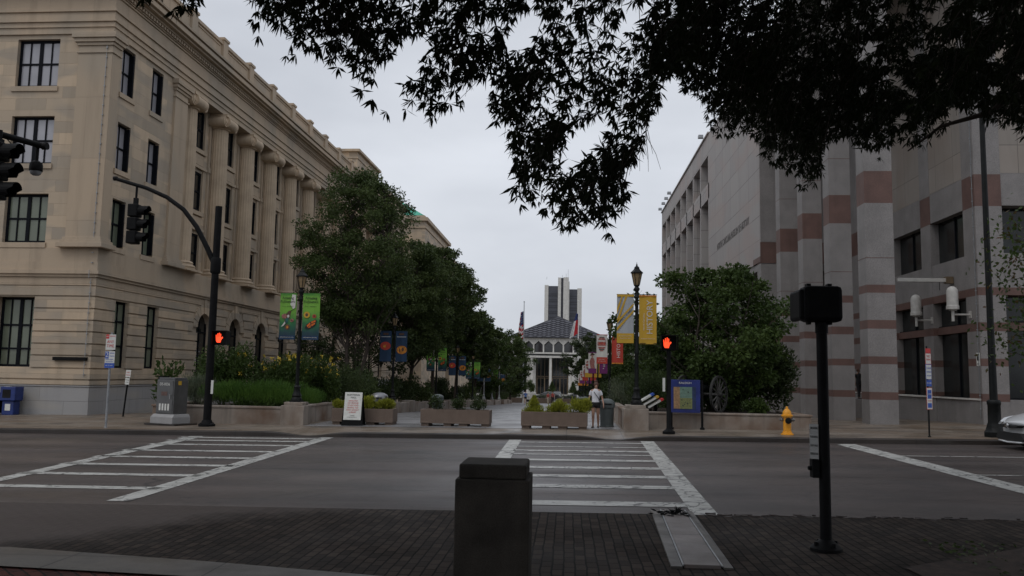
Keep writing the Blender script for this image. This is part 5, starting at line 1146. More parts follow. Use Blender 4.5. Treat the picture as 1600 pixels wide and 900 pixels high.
# interpretive panels
t = thing('display_rack', 'three slanted display boards on a low stand behind the right lamp pier', 'display board', (2.2, 25.75, .60))
for k in range(3):
    b = MB(); d = Vector((.46, 0, .27)); O = Vector((.0+k*.14, -.02-k*.03, .34-k*.075))
    n = Vector((-.27, 0, .46)).normalized()
    b.add([O, O+d, O+d+Y3*.5, O+Y3*.5]+[p-n*.05 for p in (O, O+d, O+d+Y3*.5, O+Y3*.5)], [(0, 1, 2, 3), (4, 7, 6, 5), (0, 4, 5, 1), (1, 5, 6, 2), (2, 6, 7, 3), (3, 7, 4, 0)]); bo = b.build('board', K['paper'], t)
    b = MB(); b.add([p+n*.004-Y3*.004 for p in (O+d*.8, O+d, O+d+Y3*.51, O+d*.8+Y3*.51)]+[p-n*.054-Y3*.004 for p in (O+d*.8, O+d, O+d+Y3*.51, O+d*.8+Y3*.51)], [(0, 1, 2, 3), (4, 7, 6, 5), (0, 4, 5, 1), (1, 5, 6, 2), (2, 6, 7, 3), (3, 7, 4, 0)]); b.build('board_tip', K[['blue', 'b_gold', 'red'][k]], bo)
b = MB(); b.box(.2, .28, .1, .4, -.05, .2); b.build('stand_leg', K['black'], t); b = MB(); b.box(.5, .58, .1, .4, -.05, .25); b.build('stand_leg', K['black'], t)
# hydrant
t = thing('fire_hydrant', 'yellow fire hydrant on the right kerbside pavement', 'fire hydrant', (6.02, 23.3, zs(6, 23.3)-.005))
b = MB(); b.lathe([(.17, 0), (.17, .03), (.13, .045), (.125, .09), (.105, .1), (.105, .46), (.12, .47), (.12, .5), (.155, .505), (.155, .54), (.12, .55), (.115, .60), (.09, .66), (.05, .70), (.035, .71), (.03, .76), (.015, .77)], n=22); b.build('body', K['yellow'], t, smooth=True)
b = MB(); b.lathe([(.07, -.17), (.085, -.165), (.085, -.12), (.06, -.1)], (0, 0, .39), 16, axis='y'); b.build('front_cap', K['blackmetal'], t, smooth=True)
for s in (-1, 1):
    b = MB(); b.lathe([(.045, s*.09), (.05, s*.14), (.055, s*.15), (.05, s*.18), (.02, s*.19), (.02, s*.21)], (0, 0, .41), 14, axis='x'); b.build('side_nozzle', K['silver_dark'], t, smooth=True)
# utility cabinet
t = thing('utility_cabinet', 'grey metal traffic cabinet on a concrete pad by the left kerb', 'cabinet', (-11.98, 24.55, zs(-12, 24.5)), -.40)
b = MB(); b.box(-.65, .65, -.40, .45, 0, .05); b.build('ground_pad', K['kerb'], t)
b = MB(); b.box(-.47, .47, -.34, .34, .05, .24); b.add([(-.47, -.34, .241), (.47, -.34, .241), (.44, -.25, .33), (-.44, -.25, .33), (-.47, .34, .241), (.47, .34, .241), (.44, .30, .33), (-.44, .30, .33)], [(0, 1, 2, 3), (4, 7, 6, 5), (0, 3, 7, 4), (1, 5, 6, 2), (3, 2, 6, 7)]); b.build('concrete_base', K['granite'], t, bevel=.01)
b = MB(); b.box(-.37, .37, -.24, .28, .335, 1.36); b.box(-.34, .34, -.2, .25, 1.36, 1.42); cb = b.build('cabinet_box', K['cabinet'], t, bevel=.012)
b = MB(); b.box(-.33, .33, -.252, -.24, .37, 1.33); dr = b.build('door', K['cabinet'], cb, bevel=.005)
b = MB(); b.box(.24, .26, -.28, -.255, .78, .92); b.build('handle', K['chrome'], dr)
for k in range(4):
    b = MB(); b.box(-.22+k*.12, -.15+k*.12, -.258, -.2525, .44, .64); b.build('sticker', K['paper'], dr)
b = MB(); b.box(-.15, .1, -.258, -.2525, .88, 1.0); b.build('sticker', mat('rusty_label', (.12, .07, .06), .7, .2, 9), dr)
b = MB(); b.box(.372, .378, -.1, .02, 1.2, 1.32); b.build('sticker', K['b_gold'], cb)
text('DS-0036', .12, K['paper'], dr, (-.02, -.258, 1.22), X3, Z3, width=.42, depth=.001)
b = MB(); b.box(-.56, -.38, -.05, .2, .34, 1.46); b.build('side_duct', K['black'], t)
# news boxes
for i, (x, m, lab) in enumerate(((-20.28, 'newsblue', 'blue newspaper box beside the stone building'), (-20.95, 'black', 'black newspaper box cut by the left edge of the view'))):
    t = thing('newspaper_box', lab, 'newspaper box', (x, 29.2, zs(-20.3, 29.2)), .0)
    h = 1.02 if i == 0 else .80
    b = MB()
    if i == 0: b.box(-.22, .22, -.18, .18, .0, .50); b.box(-.29, .29, -.24, .24, .52, h); b.add([(-.22, -.18, .5), (.22, -.18, .5), (.22, .18, .5), (-.22, .18, .5), (-.29, -.24, .52), (.29, -.24, .52), (.29, .24, .52), (-.29, .24, .52)], [(0, 1, 5, 4), (1, 2, 6, 5), (2, 3, 7, 6), (3, 0, 4, 7)])
    else: b.box(-.28, .28, -.22, .22, .06, h)
    bd = b.build('body', K[m], t, bevel=.02)
    b = MB(); b.box(-.19, .12, -.245-.002, -.235, .62, .92) if i == 0 else b.box(-.2, .2, -.226, -.22, .42, .7); b.build('display_window', K['glass_dark'], bd)
    b = MB()
    if i == 0: b.box(-.10, .10, -.187, -.18, .16, .40)
    else: b.box(-.24, .24, -.227, -.221, .12, .34)
    c = b.build('notice', K['paper'], bd)
    if i == 0: b = MB(); b.box(-.2, .0, -.15, -.05, h+.001, h+.008); b.build('top_label', K['paper'], bd)
    else: text('TR', .2, K['ink'], bd, (.08, -.23, .23), X3, Z3, width=.24, depth=.001)
# bins
def binn(label, x, y, z, m='bin', s=1, group='round bins along the plaza'):
    t = thing('litter_bin', label, 'bin', (x, y, z), 0, group); t.scale = (s, s, s)
    b = MB(); b.lathe([(.24, 0), (.245, .04), (.22, .05), (.235, .60), (.27, .61), (.27, .70)], n=20); b.build('body', K[m], t, smooth=True)
    b = MB(); b.lathe([(.275, .70), (.275, .74), (.25, .80), (.16, .86), (.05, .88), (.01, .88)], n=20); ld = b.build('lid', K[m], t, smooth=True)
    b = MB(); b.box(-.15, .15, -.285, -.262, .705, .735); b.build('bin_opening', K['black'], ld); return t
b0 = binn('large grey green bin right behind the walking woman', 1.24, 25.9, zs(1.2, 25.9))
b0.scale = (.92, .92, .98)
for i, (x, y) in enumerate(((1.15, 52), (1.3, 56.5), (.95, 60), (1.3, 66))): binn(['dark bin down the plaza just left of the woman, nearest of its group', 'dark bin down the plaza, second of the group left of the woman', 'dark bin down the plaza, third of the group left of the woman', 'farthest dark bin of the group left of the woman'][i], x, y, zs(x, y))
binn('dark bin with a domed lid standing behind the middle planter', -5.5, 35.2, zs(-5.5, 35)); binn('grey dome lidded bin behind the left planter', -6.2, 27.2, zs(-6.2, 27), 'silver_dark', 1.1)
# cannon
CN = thing('cannon', 'old cannon with tall spoked wheels in the bed behind the city map', 'cannon', (4.35, 27.4, .58), radians(54))
def wheel(cy):
    b = MB(); R = .60; n = 36
    pr = [(R-.07, -.035), (R, -.035), (R, .035), (R-.07, .035)]
    vs = [(r*cos(2*pi*j/n), cy+o, R+r*sin(2*pi*j/n)) for j in range(n) for r, o in pr]
    b.add(vs, [(j*4+k, j*4+(k+1) % 4, ((j+1) % n)*4+(k+1) % 4, ((j+1) % n)*4+k) for j in range(n) for k in range(4)]); w_ = b.build('wheel', K['wheelwood'], CN)
    b = MB()
    for j in range(14): a = 2*pi*j/14; b.tube([(.08*cos(a), cy, R+.08*sin(a)), (.54*cos(a), cy, R+.54*sin(a))], .022, 6)
    b.build('spokes', K['wheelspoke'], w_)
    b = MB(); b.lathe([(.06, cy-.12), (.09, cy-.05), (.09, cy+.05), (.06, cy+.12)], (0, 0, R), 14, axis='y'); b.build('hub', K['wheelwood'], w_)
wheel(-.62); wheel(.62)
b = MB(); b.tube([(0, -.6, .6), (0, .6, .6)], .045, 8); b.tube([(0, 0, .55), (-1.4, 0, .05)], .08, 6); b.build('carriage', K['wheelwood'], CN)
b = MB(); b.lathe([(.06, -.75), (.13, -.68), (.135, -.1), (.11, .2), (.085, .95), (.10, 1.0), (.10, 1.06), (.04, 1.06)], (0, 0, .78), 16, axis='x'); b.build('barrel', K['blackmetal'], CN, smooth=True)
# tall right lamp
t = thing('tall_street_lamp', 'tall slim black street light with a fluted base at the right kerb', 'street lamp', (11.5, 23.3, .25))
b = MB(); b.lathe([(.27, 0), (.27, .14), (.235, .18), (.21, .28), (.19, .34), (.17, .40), (.165, .86), (.18, .88), (.18, .96), (.15, 1.0)], n=16, flute=.06); b.build('base', K['blackmetal'], t, smooth=True)
b = MB(); b.lathe([(.10, .98), (.085, 3), (.065, 8.9), (.07, 9.1), (.03, 9.2), (.01, 9.35)], n=14); b.build('pole', K['blackmetal'], t, smooth=True)
b = MB(); b.tube([(0, 0, 8.95), (.3, -.02, 9.15), (.8, -.04, 9.3), (1.1, -.05, 9.3), (1.2, -.05, 9.15)], .035, 8); b.tube([(0, 0, 8.2), (.15, 0, 8.7), (.35, 0, 9.1)], .02, 6); b.build('arm', K['blackmetal'], t, smooth=True)
b = MB(); b.lathe([(.05, 9.2), (.08, 9.15), (.10, 9.0), (.22, 8.80), (.26, 8.68), (.26, 8.62)], (1.2, -.05, 0), 18); hd = b.build('lamp_head', K['blackmetal'], t, smooth=True)
b = MB(); b.lathe([(.22, 8.63), (.18, 8.55), (.05, 8.5)], (1.2, -.05, 0), 16); b.build('lamp_glass', K['grey_metal'], hd, smooth=True)
# wall lamps, wall arm, notice
for i, (y, lab) in enumerate(((32.95, 'white capsule wall lamp on the museum, left one nearer the pillar'), (29.9, 'white capsule wall lamp on the museum, right one nearer the street light'))):
    t = thing('wall_lamp', lab, 'wall lamp', (13.5, y-.0, 4.25))
    b = MB(); b.lathe([(.21, .0), (.21, .12), (.19, .14), (.19, .60), (.18, .68), (.14, .76), (.06, .81), (.01, .82)], n=18); b.build('shade', K['whitelamp'], t, smooth=True)
    b = MB(); b.lathe([(.12, -.04), (.12, 0)], n=14); b.lathe([(.05, -.42), (.05, -.04)], n=10); b.tube([(0, 0, -.18), (.6, 0, -.18)], .035, 8); b.box(.57, .60, -.08, .08, -.3, -.05); b.build('bracket', K['whitelamp'], t)
t = thing('flag_bracket', 'white horizontal arm bracketed to the museum wall above the capsule lamps', 'bracket', (14.1, 31.2, 5.36))
b = MB(); b.box(-1.95, -.02, -.07, .07, 0, .14); b.build('arm', K['whitelamp'], t, bevel=.01); b = MB(); b.box(-.25, 0, -.12, .12, -.05, .2); b.build('wall_plate', K['bronze'], t)
b = MB(); b.tube([(-.45, 0, 0), (-.45, 0, -.3)], .012, 5); b.build('hook', K['black'], t)
t = thing('wall_notice', 'small white notice on the museum pillar beside the street light', 'notice', (14.1, 29.25, 2.28)); b = MB(); b.box(-.012, -.006+.0, .10, .34, 0, .45); b.build('sheet', K['paper'], t)
b = MB(); b.box(-.016, -.0125, .15, .29, .18, .4); b.build('print', K['black'], t)
b = MB(); b.box(-.016, -.0125, .15, .29, .05, .08); b.build('print', K['black'], t)

# ---- cars
def car(label, x, y, z, rot, paint, group=None, s=1):
    t = thing('parked_car', label, 'car', (x, y, z), rot, group); t.scale = (s, s, s)
    # local: nose at -x ; half width .88 ; stations (x, zlow, zbelt, ztop, halfwidth, rooftaper)
    st = [(-.02, .42, .58, .62, .52), (.05, .26, .60, .68, .70), (.16, .20, .64, .76, .80), (.40, .18, .68, .84, .86), (.9, .18, .74, .94, .88), (1.35, .18, .80, 1.0, .88), (2.2, .18, .88, 1.0, .88), (3.2, .18, .92, 1.02, .88), (3.9, .2, .96, 1.06, .87), (4.3, .28, .95, 1.04, .82), (4.46, .36, .9, 1.0, .72)]
    b = MB(); n = 14; ring = []
    for (sx, zl, zb, zt, hw) in st:
        pr = [(0, zl), (.6*hw, zl), (.93*hw, zl+.04), (hw, zl+.16), (hw*1.0, (zl+zb)/2), (hw*.985, zb), (hw*.93, zb+(zt-zb)*.45), (hw*.78, zt-.03), (hw*.45, zt), (0, zt+.01)]
        L = [(sx+(.10*(abs(yy)/hw)**2 if sx < .5 else 0), yy, zz) for yy, zz in pr]+[(sx+(.10*(abs(yy)/hw)**2 if sx < .5 else 0), -yy, zz) for yy, zz in pr[-2:0:-1]]
        ring.append(L)
    m_ = len(ring[0]); vs = [p for L in ring for p in L]
    fs = [(i*m_+j, i*m_+(j+1) % m_, (i+1)*m_+(j+1) % m_, (i+1)*m_+j) for i in range(len(ring)-1) for j in range(m_)]+[tuple(range(m_))[::-1], tuple((len(ring)-1)*m_+j for j in range(m_))]
    b.add(vs, fs); bd = b.build('body', K[paint], t, smooth=True); sb = bd.modifiers.new('s', 'SUBSURF'); sb.levels = 1; sb.render_levels = 2
    # cabin
    b = MB(); cs = [(1.05, .96, .80), (1.9, 1.38, .62), (2.5, 1.47, .60), (3.3, 1.42, .60), (4.25, 1.08, .70)]
    L = []
    for sx, zt, hw in cs: L += [(sx, -.80 if sx > 1.2 else -.76, .93), (sx, -hw, zt-.05), (sx, -hw*.6, zt), (sx, hw*.6, zt), (sx, hw, zt-.05), (sx, .80 if sx > 1.2 else .76, .93)]
    b.add(L, [(i*6+j, i*6+j+1, (i+1)*6+j+1, (i+1)*6+j) for i in range(4) for j in range(5)]+[(0, 1, 2, 3, 4, 5), (24, 29, 28, 27, 26, 25)]); b.build('windows', K['glass_dark'], t, smooth=True)
    b = MB(); R = []
    for sx, zt, hw in cs[1:4]: R += [(sx, -hw*.98, zt-.03), (sx, -hw*.55, zt+.02), (sx, hw*.55, zt+.02), (sx, hw*.98, zt-.03)]
    b.add(R, [(i*4+j, i*4+j+1, (i+1)*4+j+1, (i+1)*4+j) for i in range(2) for j in range(3)]); b.build('roof_panel', K[paint], t, smooth=True)
    for sx in (.82, 3.55):
        for sy in (-1, 1):
            b = MB(); b.lathe([(.20, sy*.72), (.29, sy*.70), (.315, sy*.74), (.315, sy*.86), (.29, sy*.895), (.2, sy*.895)], (sx, 0, .31), 22, axis='y'); w_ = b.build('wheel', K['rubber'], t, smooth=True)
            b = MB(); b.lathe([(.20, sy*.88), (.19, sy*.90), (.05, sy*.89)], (sx, 0, .31), 20, axis='y'); b.build('rim', K['grey_metal'], w_, smooth=True)
    # nose: grille, emblem, intake, lip, headlights
    b = MB(); q = [(-.46, .585), (.46, .585), (.38, .53), (.12, .515), (-.12, .515), (-.38, .53)]
    b.prism(q, (-.085, 0, 0), Y3, Z3, (.16, 0, 0)); b.build('grille', K['rubber'], t)
    b = MB(); b.prism([(-.50, .40), (.50, .40), (.62, .27), (.56, .215), (-.56, .215), (-.62, .27)], (-.05, 0, 0), Y3, Z3, (.2, 0, 0)); b.build('lower_intake', K['rubber'], t)
    b = MB(); b.tube([(.10, -.72, .24), (-.04, -.5, .19), (-.09, 0, .175), (-.04, .5, .19), (.10, .72, .24)], .022, 6); b.build('bumper_lip', K[paint], t, smooth=True)
    for rx, rz, r in ((.085, .058, .010), (.05, .026, .008), (.028, .05, .008)):
        b = MB(); b.tube([(-.105, rx*cos(a), .56+rz*sin(a)+(0 if rx > .08 else .015 if rx > .04 else -.01)) for a in [2*pi*j/20 for j in range(21)]], r, 5, cap=False); b.build('emblem_ring', K['chrome'], t)
    for sy in (-1, 1):
        b = MB(); b.add([(.02, sy*.60, .56), (.12, sy*.76, .58), (.42, sy*.865, .70), (.50, sy*.84, .76), (.22, sy*.70, .71), (.07, sy*.58, .64)], [(0, 1, 2, 3, 4, 5)]); o = b.build('headlight', K['chrome'], t); sm = o.modifiers.new('s', 'SOLIDIFY'); sm.thickness = .05; sm.offset = 0
        b = MB(); b.box(1.35, 1.5, sy*.97-.09, sy*.97+.09, .98, 1.1); b.build('side_mirror', K[paint], t, bevel=.03)
    return t
car('silver car parked at the right kerb, only its nose in view', 10.72, 20.95, zroad(11), .0, 'carsilver')
for i, (x, y, rot, lab) in enumerate(((-6.3, 156, 0, 'dark car parked at the far end of the plaza, left of the others'), (-1.9, 157.5, 1.57, 'dark car seen end on at the far end of the plaza'), (-.6, 155, 0, 'dark car parked far away behind the couple, rightmost'))): car(lab, x, y, zg(x, y)+.14, rot, 'carblack', 'cars parked at the far end of the plaza', 1.1)

# ---- flags
def flag(name, label, x, y, pole_top, cols, side):
    t = thing(name, label, 'flag', (x, y, 0)); zb = zg(x, y)
    b = MB(); b.lathe([(.16, zb), (.06, pole_top)], n=8); b.lathe([(.02, pole_top), (.16, pole_top+.12), (.02, pole_top+.26)], n=8); b.build('flagpole', K['white'] if side > 0 else K['grey_metal'], t)
    return t
t = flag('flag', 'national stars and stripes hanging limp on the left flagpole', -7.95, 150, 14.8, 0, -1)
K['f_red'] = mat('flag_red', (.50, .02, .03), .8, .15, 3); K['f_blue'] = mat('flag_blue', (.02, .035, .14), .8, .15, 3); K['f_white'] = mat('flag_white', (.62, .62, .62), .8, .08, 3)
b = MB(); NB = 13; hz_ = lambda u, v: 12.9-v*3.2-u*1.2*(1+.3*v)-u*.9
pos = lambda u, v: (-.1-u*1.15*(.35+.65*v)**.8, .14*sin(u*9+v*2), (13.2-.2*u)-v*5.0-u*1.4*v)
for j in range(NB):
    for i in range(8):
        q = [pos(i/8, j/NB), pos((i+1)/8, j/NB), pos((i+1)/8, (j+1)/NB), pos(i/8, (j+1)/NB)]
        b.add(q, [(0, 1, 2, 3)], 2 if (j < 6 and i < 8) and j < 6 and i < 6 else (0 if (j+i//3) % 2 == 0 else 1))
fo_ = b.build('flag_cloth', [K['f_red'], K['f_white'], K['f_blue']], t, smooth=True); fo_.modifiers.new('s', 'SOLIDIFY').thickness = .02
b = MB()
for j in range(5):
    for i in range(4): p = pos(.1+i*.16, .04+j*.08); b.prism([(p[0]+.05*cos(a)*(1 if k % 2 else .4), p[2]+.05*sin(a)*(1 if k % 2 else .4)) for k, a in enumerate([2*pi*k/10 for k in range(10)])], (0, p[1]-.06, 0), X3, Z3, (0, .01, 0))
b.build('flag_stars', K['f_white'], fo_)
t = flag('flag', 'red, white and blue state flag hanging limp on the right flagpole', 1.95, 150, 15.0, 0, 1)
pos2 = lambda u, v: (-.08-u*1.55*(v**.9*.8+.2), .14*sin(u*8+v*3), 12.9-v*3.6-u*1.1*v)
b = MB()
for j in range(16):
    for i in range(8):
        q = [pos2(i/8, j/16), pos2((i+1)/8, j/16), pos2((i+1)/8, (j+1)/16), pos2(i/8, (j+1)/16)]
        b.add(q, [(0, 1, 2, 3)], 2 if j < 5 else (0 if i < 4 else 1))
b.build('flag_cloth', [K['f_red'], K['f_white'], K['f_blue']], t, smooth=True).modifiers.new('s', 'SOLIDIFY').thickness = .02

# ================================================================ PEOPLE
def person(label, x, y, z, rot, H=1.65, top='cloth_white', low='cloth_black', hair='hair', skin='skin', shorts=True, stride=.12, arms=(.25, .1), turn=0, bag=False, pony=True, group=None, scale=1, sleeves=.35, dress=False):
    t = thing('person', label, 'person', (x, y, z), rot, group); k = H/1.65
    V = []; E = []; Rr = []
    def v(p, r, parent=None):
        V.append((p[0]*k, p[1]*k, p[2]*k)); Rr.append((r*k, r*k) if not isinstance(r, tuple) else (r[0]*k, r[1]*k))
        if parent is not None: E.append((parent, len(V)-1))
        return len(V)-1
    pel = v((0, 0, .90), (.135, .10)); wst = v((0, 0, 1.06), (.115, .085), pel); ch = v((0, 0, 1.24), (.145, .10), wst); sh = v((0, 0, 1.36), (.10, .075), ch)
    nk = v((0, 0, 1.43), .045, sh); ch_ = v((sin(turn)*.03, -.015-cos(turn)*.01, 1.48), .06, nk); hd = v((sin(turn)*.02, -.012, 1.56), (.072, .085), ch_); tp = v((sin(turn)*.015, .0, 1.62), (.05, .06), hd)
    v((sin(turn)*.10, -.095*cos(turn), 1.535), .012, hd)     # nose
    J = {}
    for s, st in ((-1, stride), (1, -stride)):
        hp = v((s*.085, 0, .84), .085, pel); kn = v((s*.085+.0, -st*.45-.02, .47), .055, hp); cf = v((s*.085, -st*.55+.02, .33), .055, kn); an = v((s*.085, -st, .09), .032, cf); hl = v((s*.085, -st+.02, .04), .036, an); v((s*.10, -st-.15, .028), (.034, .026), hl)
        J[s] = (hp, kn)
        shd = v((s*.155, 0, 1.345), .05, sh); el = v((s*(.19+arms[0]*.25), .02, 1.08), .036, shd); wr = v((s*(.20+arms[0]*.5), -.05-arms[1]*.5, .86), .024, el); pm_ = v((s*(.205+arms[0]*.52), -.07-arms[1]*.5, .80), (.028, .018), wr)
        for f in range(4):
            q = v((s*(.205+arms[0]*.52)+.0, -.045-f*.016-arms[1]*.5, .75-.006*(f in (1, 2))), .009, pm_); v((s*(.198+arms[0]*.52), -.05-f*.016-arms[1]*.5, .715-.008*(f in (1, 2))), .008, q)
        q = v((s*(.195+arms[0]*.5), -.115-arms[1]*.5, .78), .009, pm_); v((s*(.19+arms[0]*.5), -.125-arms[1]*.5, .75), .008, q)
    me = bpy.data.meshes.new('body'); me.from_pydata(V, E, []); o = bpy.data.objects.new('body', me); COL.objects.link(o)
    sk = o.modifiers.new('skin', 'SKIN'); 
    lay = me.skin_vertices[0] if me.skin_vertices else None
    if lay is None:
        bm = bmesh.new(); bm.from_mesh(me); bm.verts.layers.skin.verify(); bm.to_mesh(me); bm.free(); lay = me.skin_vertices[0]
    for i, r in enumerate(Rr): lay.data[i].radius = r
    lay.data[0].use_root = True
    sb = o.modifiers.new('sub', 'SUBSURF'); sb.levels = 2; sb.render_levels = 2
    dg = bpy.context.evaluated_depsgraph_get(); m2 = bpy.data.meshes.new_from_object(o.evaluated_get(dg)); bpy.data.objects.remove(o)
    m2.materials.clear(); m2.materials.append(K[skin]); m2.polygons.foreach_set('use_smooth', [True]*len(m2.polygons))
    bo = bpy.data.objects.new('body', m2); COL.objects.link(bo); bo.parent = t
    def ring(b, L, n=16):
        vs = [(cx*k+rx*k*cos(2*pi*j/n), cy*k+ry*k*sin(2*pi*j/n), zz*k) for cx, cy, rx, ry, zz in L for j in range(n)]
        b.add(vs, [(i*n+j, i*n+(j+1) % n, (i+1)*n+(j+1) % n, (i+1)*n+j) for i in range(len(L)-1) for j in range(n)])
    b = MB(); ring(b, [(0, 0, .155, .12, .93), (0, 0, .145, .115, 1.0), (0, 0, .135, .105, 1.08), (0, 0, .165, .125, 1.24), (0, 0, .165, .105, 1.33), (0, 0, .10, .085, 1.39), (0, 0, .062, .062, 1.42)])
    for s in (-1, 1):
        E1 = Vector((s*(.19+arms[0]*.25), .02, 1.08)); S1 = Vector((s*.14, 0, 1.335)); e = S1.lerp(E1, sleeves+.25); b.tube([S1*k, (S1.lerp(e, .5)+Vector((s*.01, 0, 0)))*k, e*k], [.068*k, .066*k, .062*k], 12, cap=False)
    b.build('top', K[top], t, smooth=True)
    b = MB(); ring(b, [(0, 0, .13, .105, 1.01), (0, 0, .155, .12, .93), (0, 0, .165, .13, .84), (0, 0, .15, .12, .80)])
    for s, st in ((-1, stride), (1, -stride)):
        hp, kn, an = Vector((s*.082, 0, .86)), Vector((s*.085, -st*.45-.02, .47)), Vector((s*.085, -st, .10))
        if dress: continue
        if shorts: b.tube([hp*k, hp.lerp(kn, .34)*k], [.098*k, .092*k], 14, cap=False)
        else: b.tube([hp*k, kn*k, an*k], [.095*k, .072*k, .055*k], 14, cap=False)
    if dress: ring(b, [(0, 0, .14, .11, .95), (0, 0, .2, .16, .7), (0, 0, .26, .22, .35)])
    b.build('shorts' if shorts else 'trousers', K[low], t, smooth=True)
    b = MB(); c = Vector((sin(turn)*.018, .018, 1.575)); n = 12; L = []
    for i in range(7):
        a = -pi*.42+i*pi*.46*2/6*1.0; a = -1.0+i*.42
        L.append((c.x, c.y, max(.005, .098*cos(a)), max(.005, .105*cos(a)), c.z+.098*sin(a)))
    ring(b, L); b.build('hair', K[hair], t, smooth=True)
    if pony: b = MB(); b.lathe([(.02, -.04), (.05, -.02), (.055, .02), (.03, .05)], (0, .05*k, 1.68*k), 10); b.build('hair_bun', K[hair], t, smooth=True)
    for s, st in ((-1, stride), (1, -stride)):
        b = MB(); b.tube([(s*.085*k, (-st+.055)*k, .022*k), (s*.09*k, (-st-.06)*k, .022*k), (s*.1*k, (-st-.17)*k, .018*k)], [.036*k, .042*k, .035*k], 8); b.build('shoe', K['cloth_black'], t, smooth=True)
    for s in (-1, 1):
        b = MB(); b.lathe([(.001, -.004), (.008, 0), (.001, .004)], (sin(turn)*.07*k+s*.03*k*cos(turn), -.092*k, 1.565*k), 8, axis='y'); b.build('eye', K['black'], t)
    if bag:
        b = MB(); b.tube([(-.11*k, -.03*k, 1.38*k), (-.02*k, -.135*k, 1.26*k), (.10*k, -.13*k, 1.10*k), (.165*k, -.04*k, .98*k)], .012*k, 6); b.build('bag_strap', K['cloth_black'], t)
        b = MB(); b.box(.15*k, .20*k, -.09*k, .09*k, .84*k, .99*k); b.build('bag', K['cloth_black'], t, bevel=.015)
    return t
person('woman in white T-shirt and black shorts with a crossbody bag walking beside the right planter', .88, 25.5, zs(.87, 25.5), -.15, 1.36, turn=.6, bag=True, arms=(.2, .1), stride=.10)
person('distant person in a blue top pushing a stroller on the plaza', -5.1, 103, zs(-5.1, 103), 3.0, 1.66, top='cloth_blue', low='cloth_black', pony=False, stride=.15)
person('distant person in pale clothes, left of the couple at the far end of the plaza', -2.65, 118, zs(-2.6, 118), .3, 1.62, top='cloth_red', low='cloth_tan', shorts=False)
person('distant person in dark trousers, right of the couple at the far end of the plaza', -2.0, 117.5, zs(-2, 117.5), -.3, 1.72, top='cloth_red', low='cloth_black', shorts=False, pony=False)
person('dark figure standing on the landing in the shade between the two nearest museum pillars', 13.28, 38.9, .88, .4, 1.36, top='cloth_black', low='cloth_black', shorts=False, pony=False, skin='skin_dark')
t = thing('stroller', 'small dark stroller pushed by the person in blue on the far plaza', 'stroller', (-4.75, 102.6, zs(-4.7, 102.6)))
b = MB(); b.box(-.22, .22, -.3, .3, .35, .62); b.build('seat', K['cloth_black'], t, bevel=.05); b = MB(); b.tube([(-.2, .35, .95), (.2, .35, .95)], .02, 6); b.tube([(-.2, .35, .95), (-.2, -.2, .35)], .015, 5); b.tube([(.2, .35, .95), (.2, -.2, .35)], .015, 5); b.build('frame', K['grey_metal'], t)
b = MB(); b.lathe([(.12, -.02), (.12, .02)], (-.25, -.25, .12), 12, axis='x'); b.build('wheel', K['rubber'], t); b = MB(); b.lathe([(.12, -.02), (.12, .02)], (.25, -.25, .12), 12, axis='x'); b.build('wheel', K['rubber'], t)
b = MB(); b.lathe([(.12, -.02), (.12, .02)], (-.25, .25, .12), 12, axis='x'); b.build('wheel', K['rubber'], t); b = MB(); b.lathe([(.12, -.02), (.12, .02)], (.25, .25, .12), 12, axis='x'); b.build('wheel', K['rubber'], t)

# ================================================================ VEGETATION
TG = 'street trees along the left side of the plaza'
tree('street_tree', 'tallest and nearest street tree on the left, its crown hiding the far columns', (-10.0, 38.5, zg(-10, 38.5)+.35), 11.4, 2.65, 2.6, (.125, .07), 120, 430, 'leaf_elm', seed=3, group=TG, spread=.5, stems=2, low=.33, tr=.16)
tree('street_tree', 'second street tree on the left, lower and behind the tallest one', (-8.9, 47, zg(-10, 47)+.35), 9.2, 2.6, 2.6, (.13, .08), 120, 460, 'leaf_elm', seed=5, group=TG, spread=.52, low=.34)
tree('street_tree', 'third street tree on the left, with a rounded crown over the green banners', (-8.8, 54.5, zg(-9, 54.5)+.35), 10.6, 2.5, 2.9, (.15, .09), 120, 440, 'leaf_elm', seed=8, group=TG, spread=.52, low=.34)
tree('street_tree', 'fourth street tree on the left, at the right side of the dark crowns', (-8.6, 64, zg(-9, 64)+.35), 9.6, 2.3, 3.0, (.20, .12), 90, 300, 'leaf_elm', seed=9, group=TG, spread=.38, low=.32)
tree('street_tree', 'fifth street tree on the left, stepping down towards the far building', (-8.6, 77, zg(-9, 77)+.35), 8.4, 2.3, 2.8, (.21, .13), 80, 280, 'leaf_elm', seed=12, group=TG, spread=.4, low=.3)
tree('street_tree', 'sixth street tree on the left, pale green and low behind the lamps', (-9.0, 90, zg(-9, 90)+.35), 8.6, 2.7, 2.6, (.22, .13), 60, 200, 'leaf_mid', seed=14, group=TG, spread=.4, low=.12)
tree('street_tree', 'seventh street tree on the left, just before the white building', (-8.8, 104, zg(-9, 104)+.35), 9.4, 3.0, 2.6, (.24, .14), 60, 200, 'leaf_elm', seed=15, group=TG, spread=.4, low=.12)
tree('street_tree', 'farthest street tree on the left, overlapping the white building', (-8.2, 120, zg(-9, 120)+.3), 9.9, 3.5, 2.6, (.26, .15), 60, 180, 'leaf_mid', seed=16, group=TG, spread=.4, low=.12)
tree('street_tree', 'shaded tree close against the stone building behind the yellow flowers', (-11.8, 45, zg(-12, 45)+.35), 7.6, 3.2, 2.0, (.15, .09), 60, 220, 'leaf_dark', seed=21, group=TG, spread=.4, low=.15)
TR = 'trees beyond the right hand banners'
tree('broad_tree', 'rounded tree right of the white building, above the far banners', (3.2, 128, zg(4, 128)+.2), 10.4, 3.1, 2.4, (.24, .14), 90, 260, 'leaf_dark', seed=31, group=TR, spread=.4, low=.08)
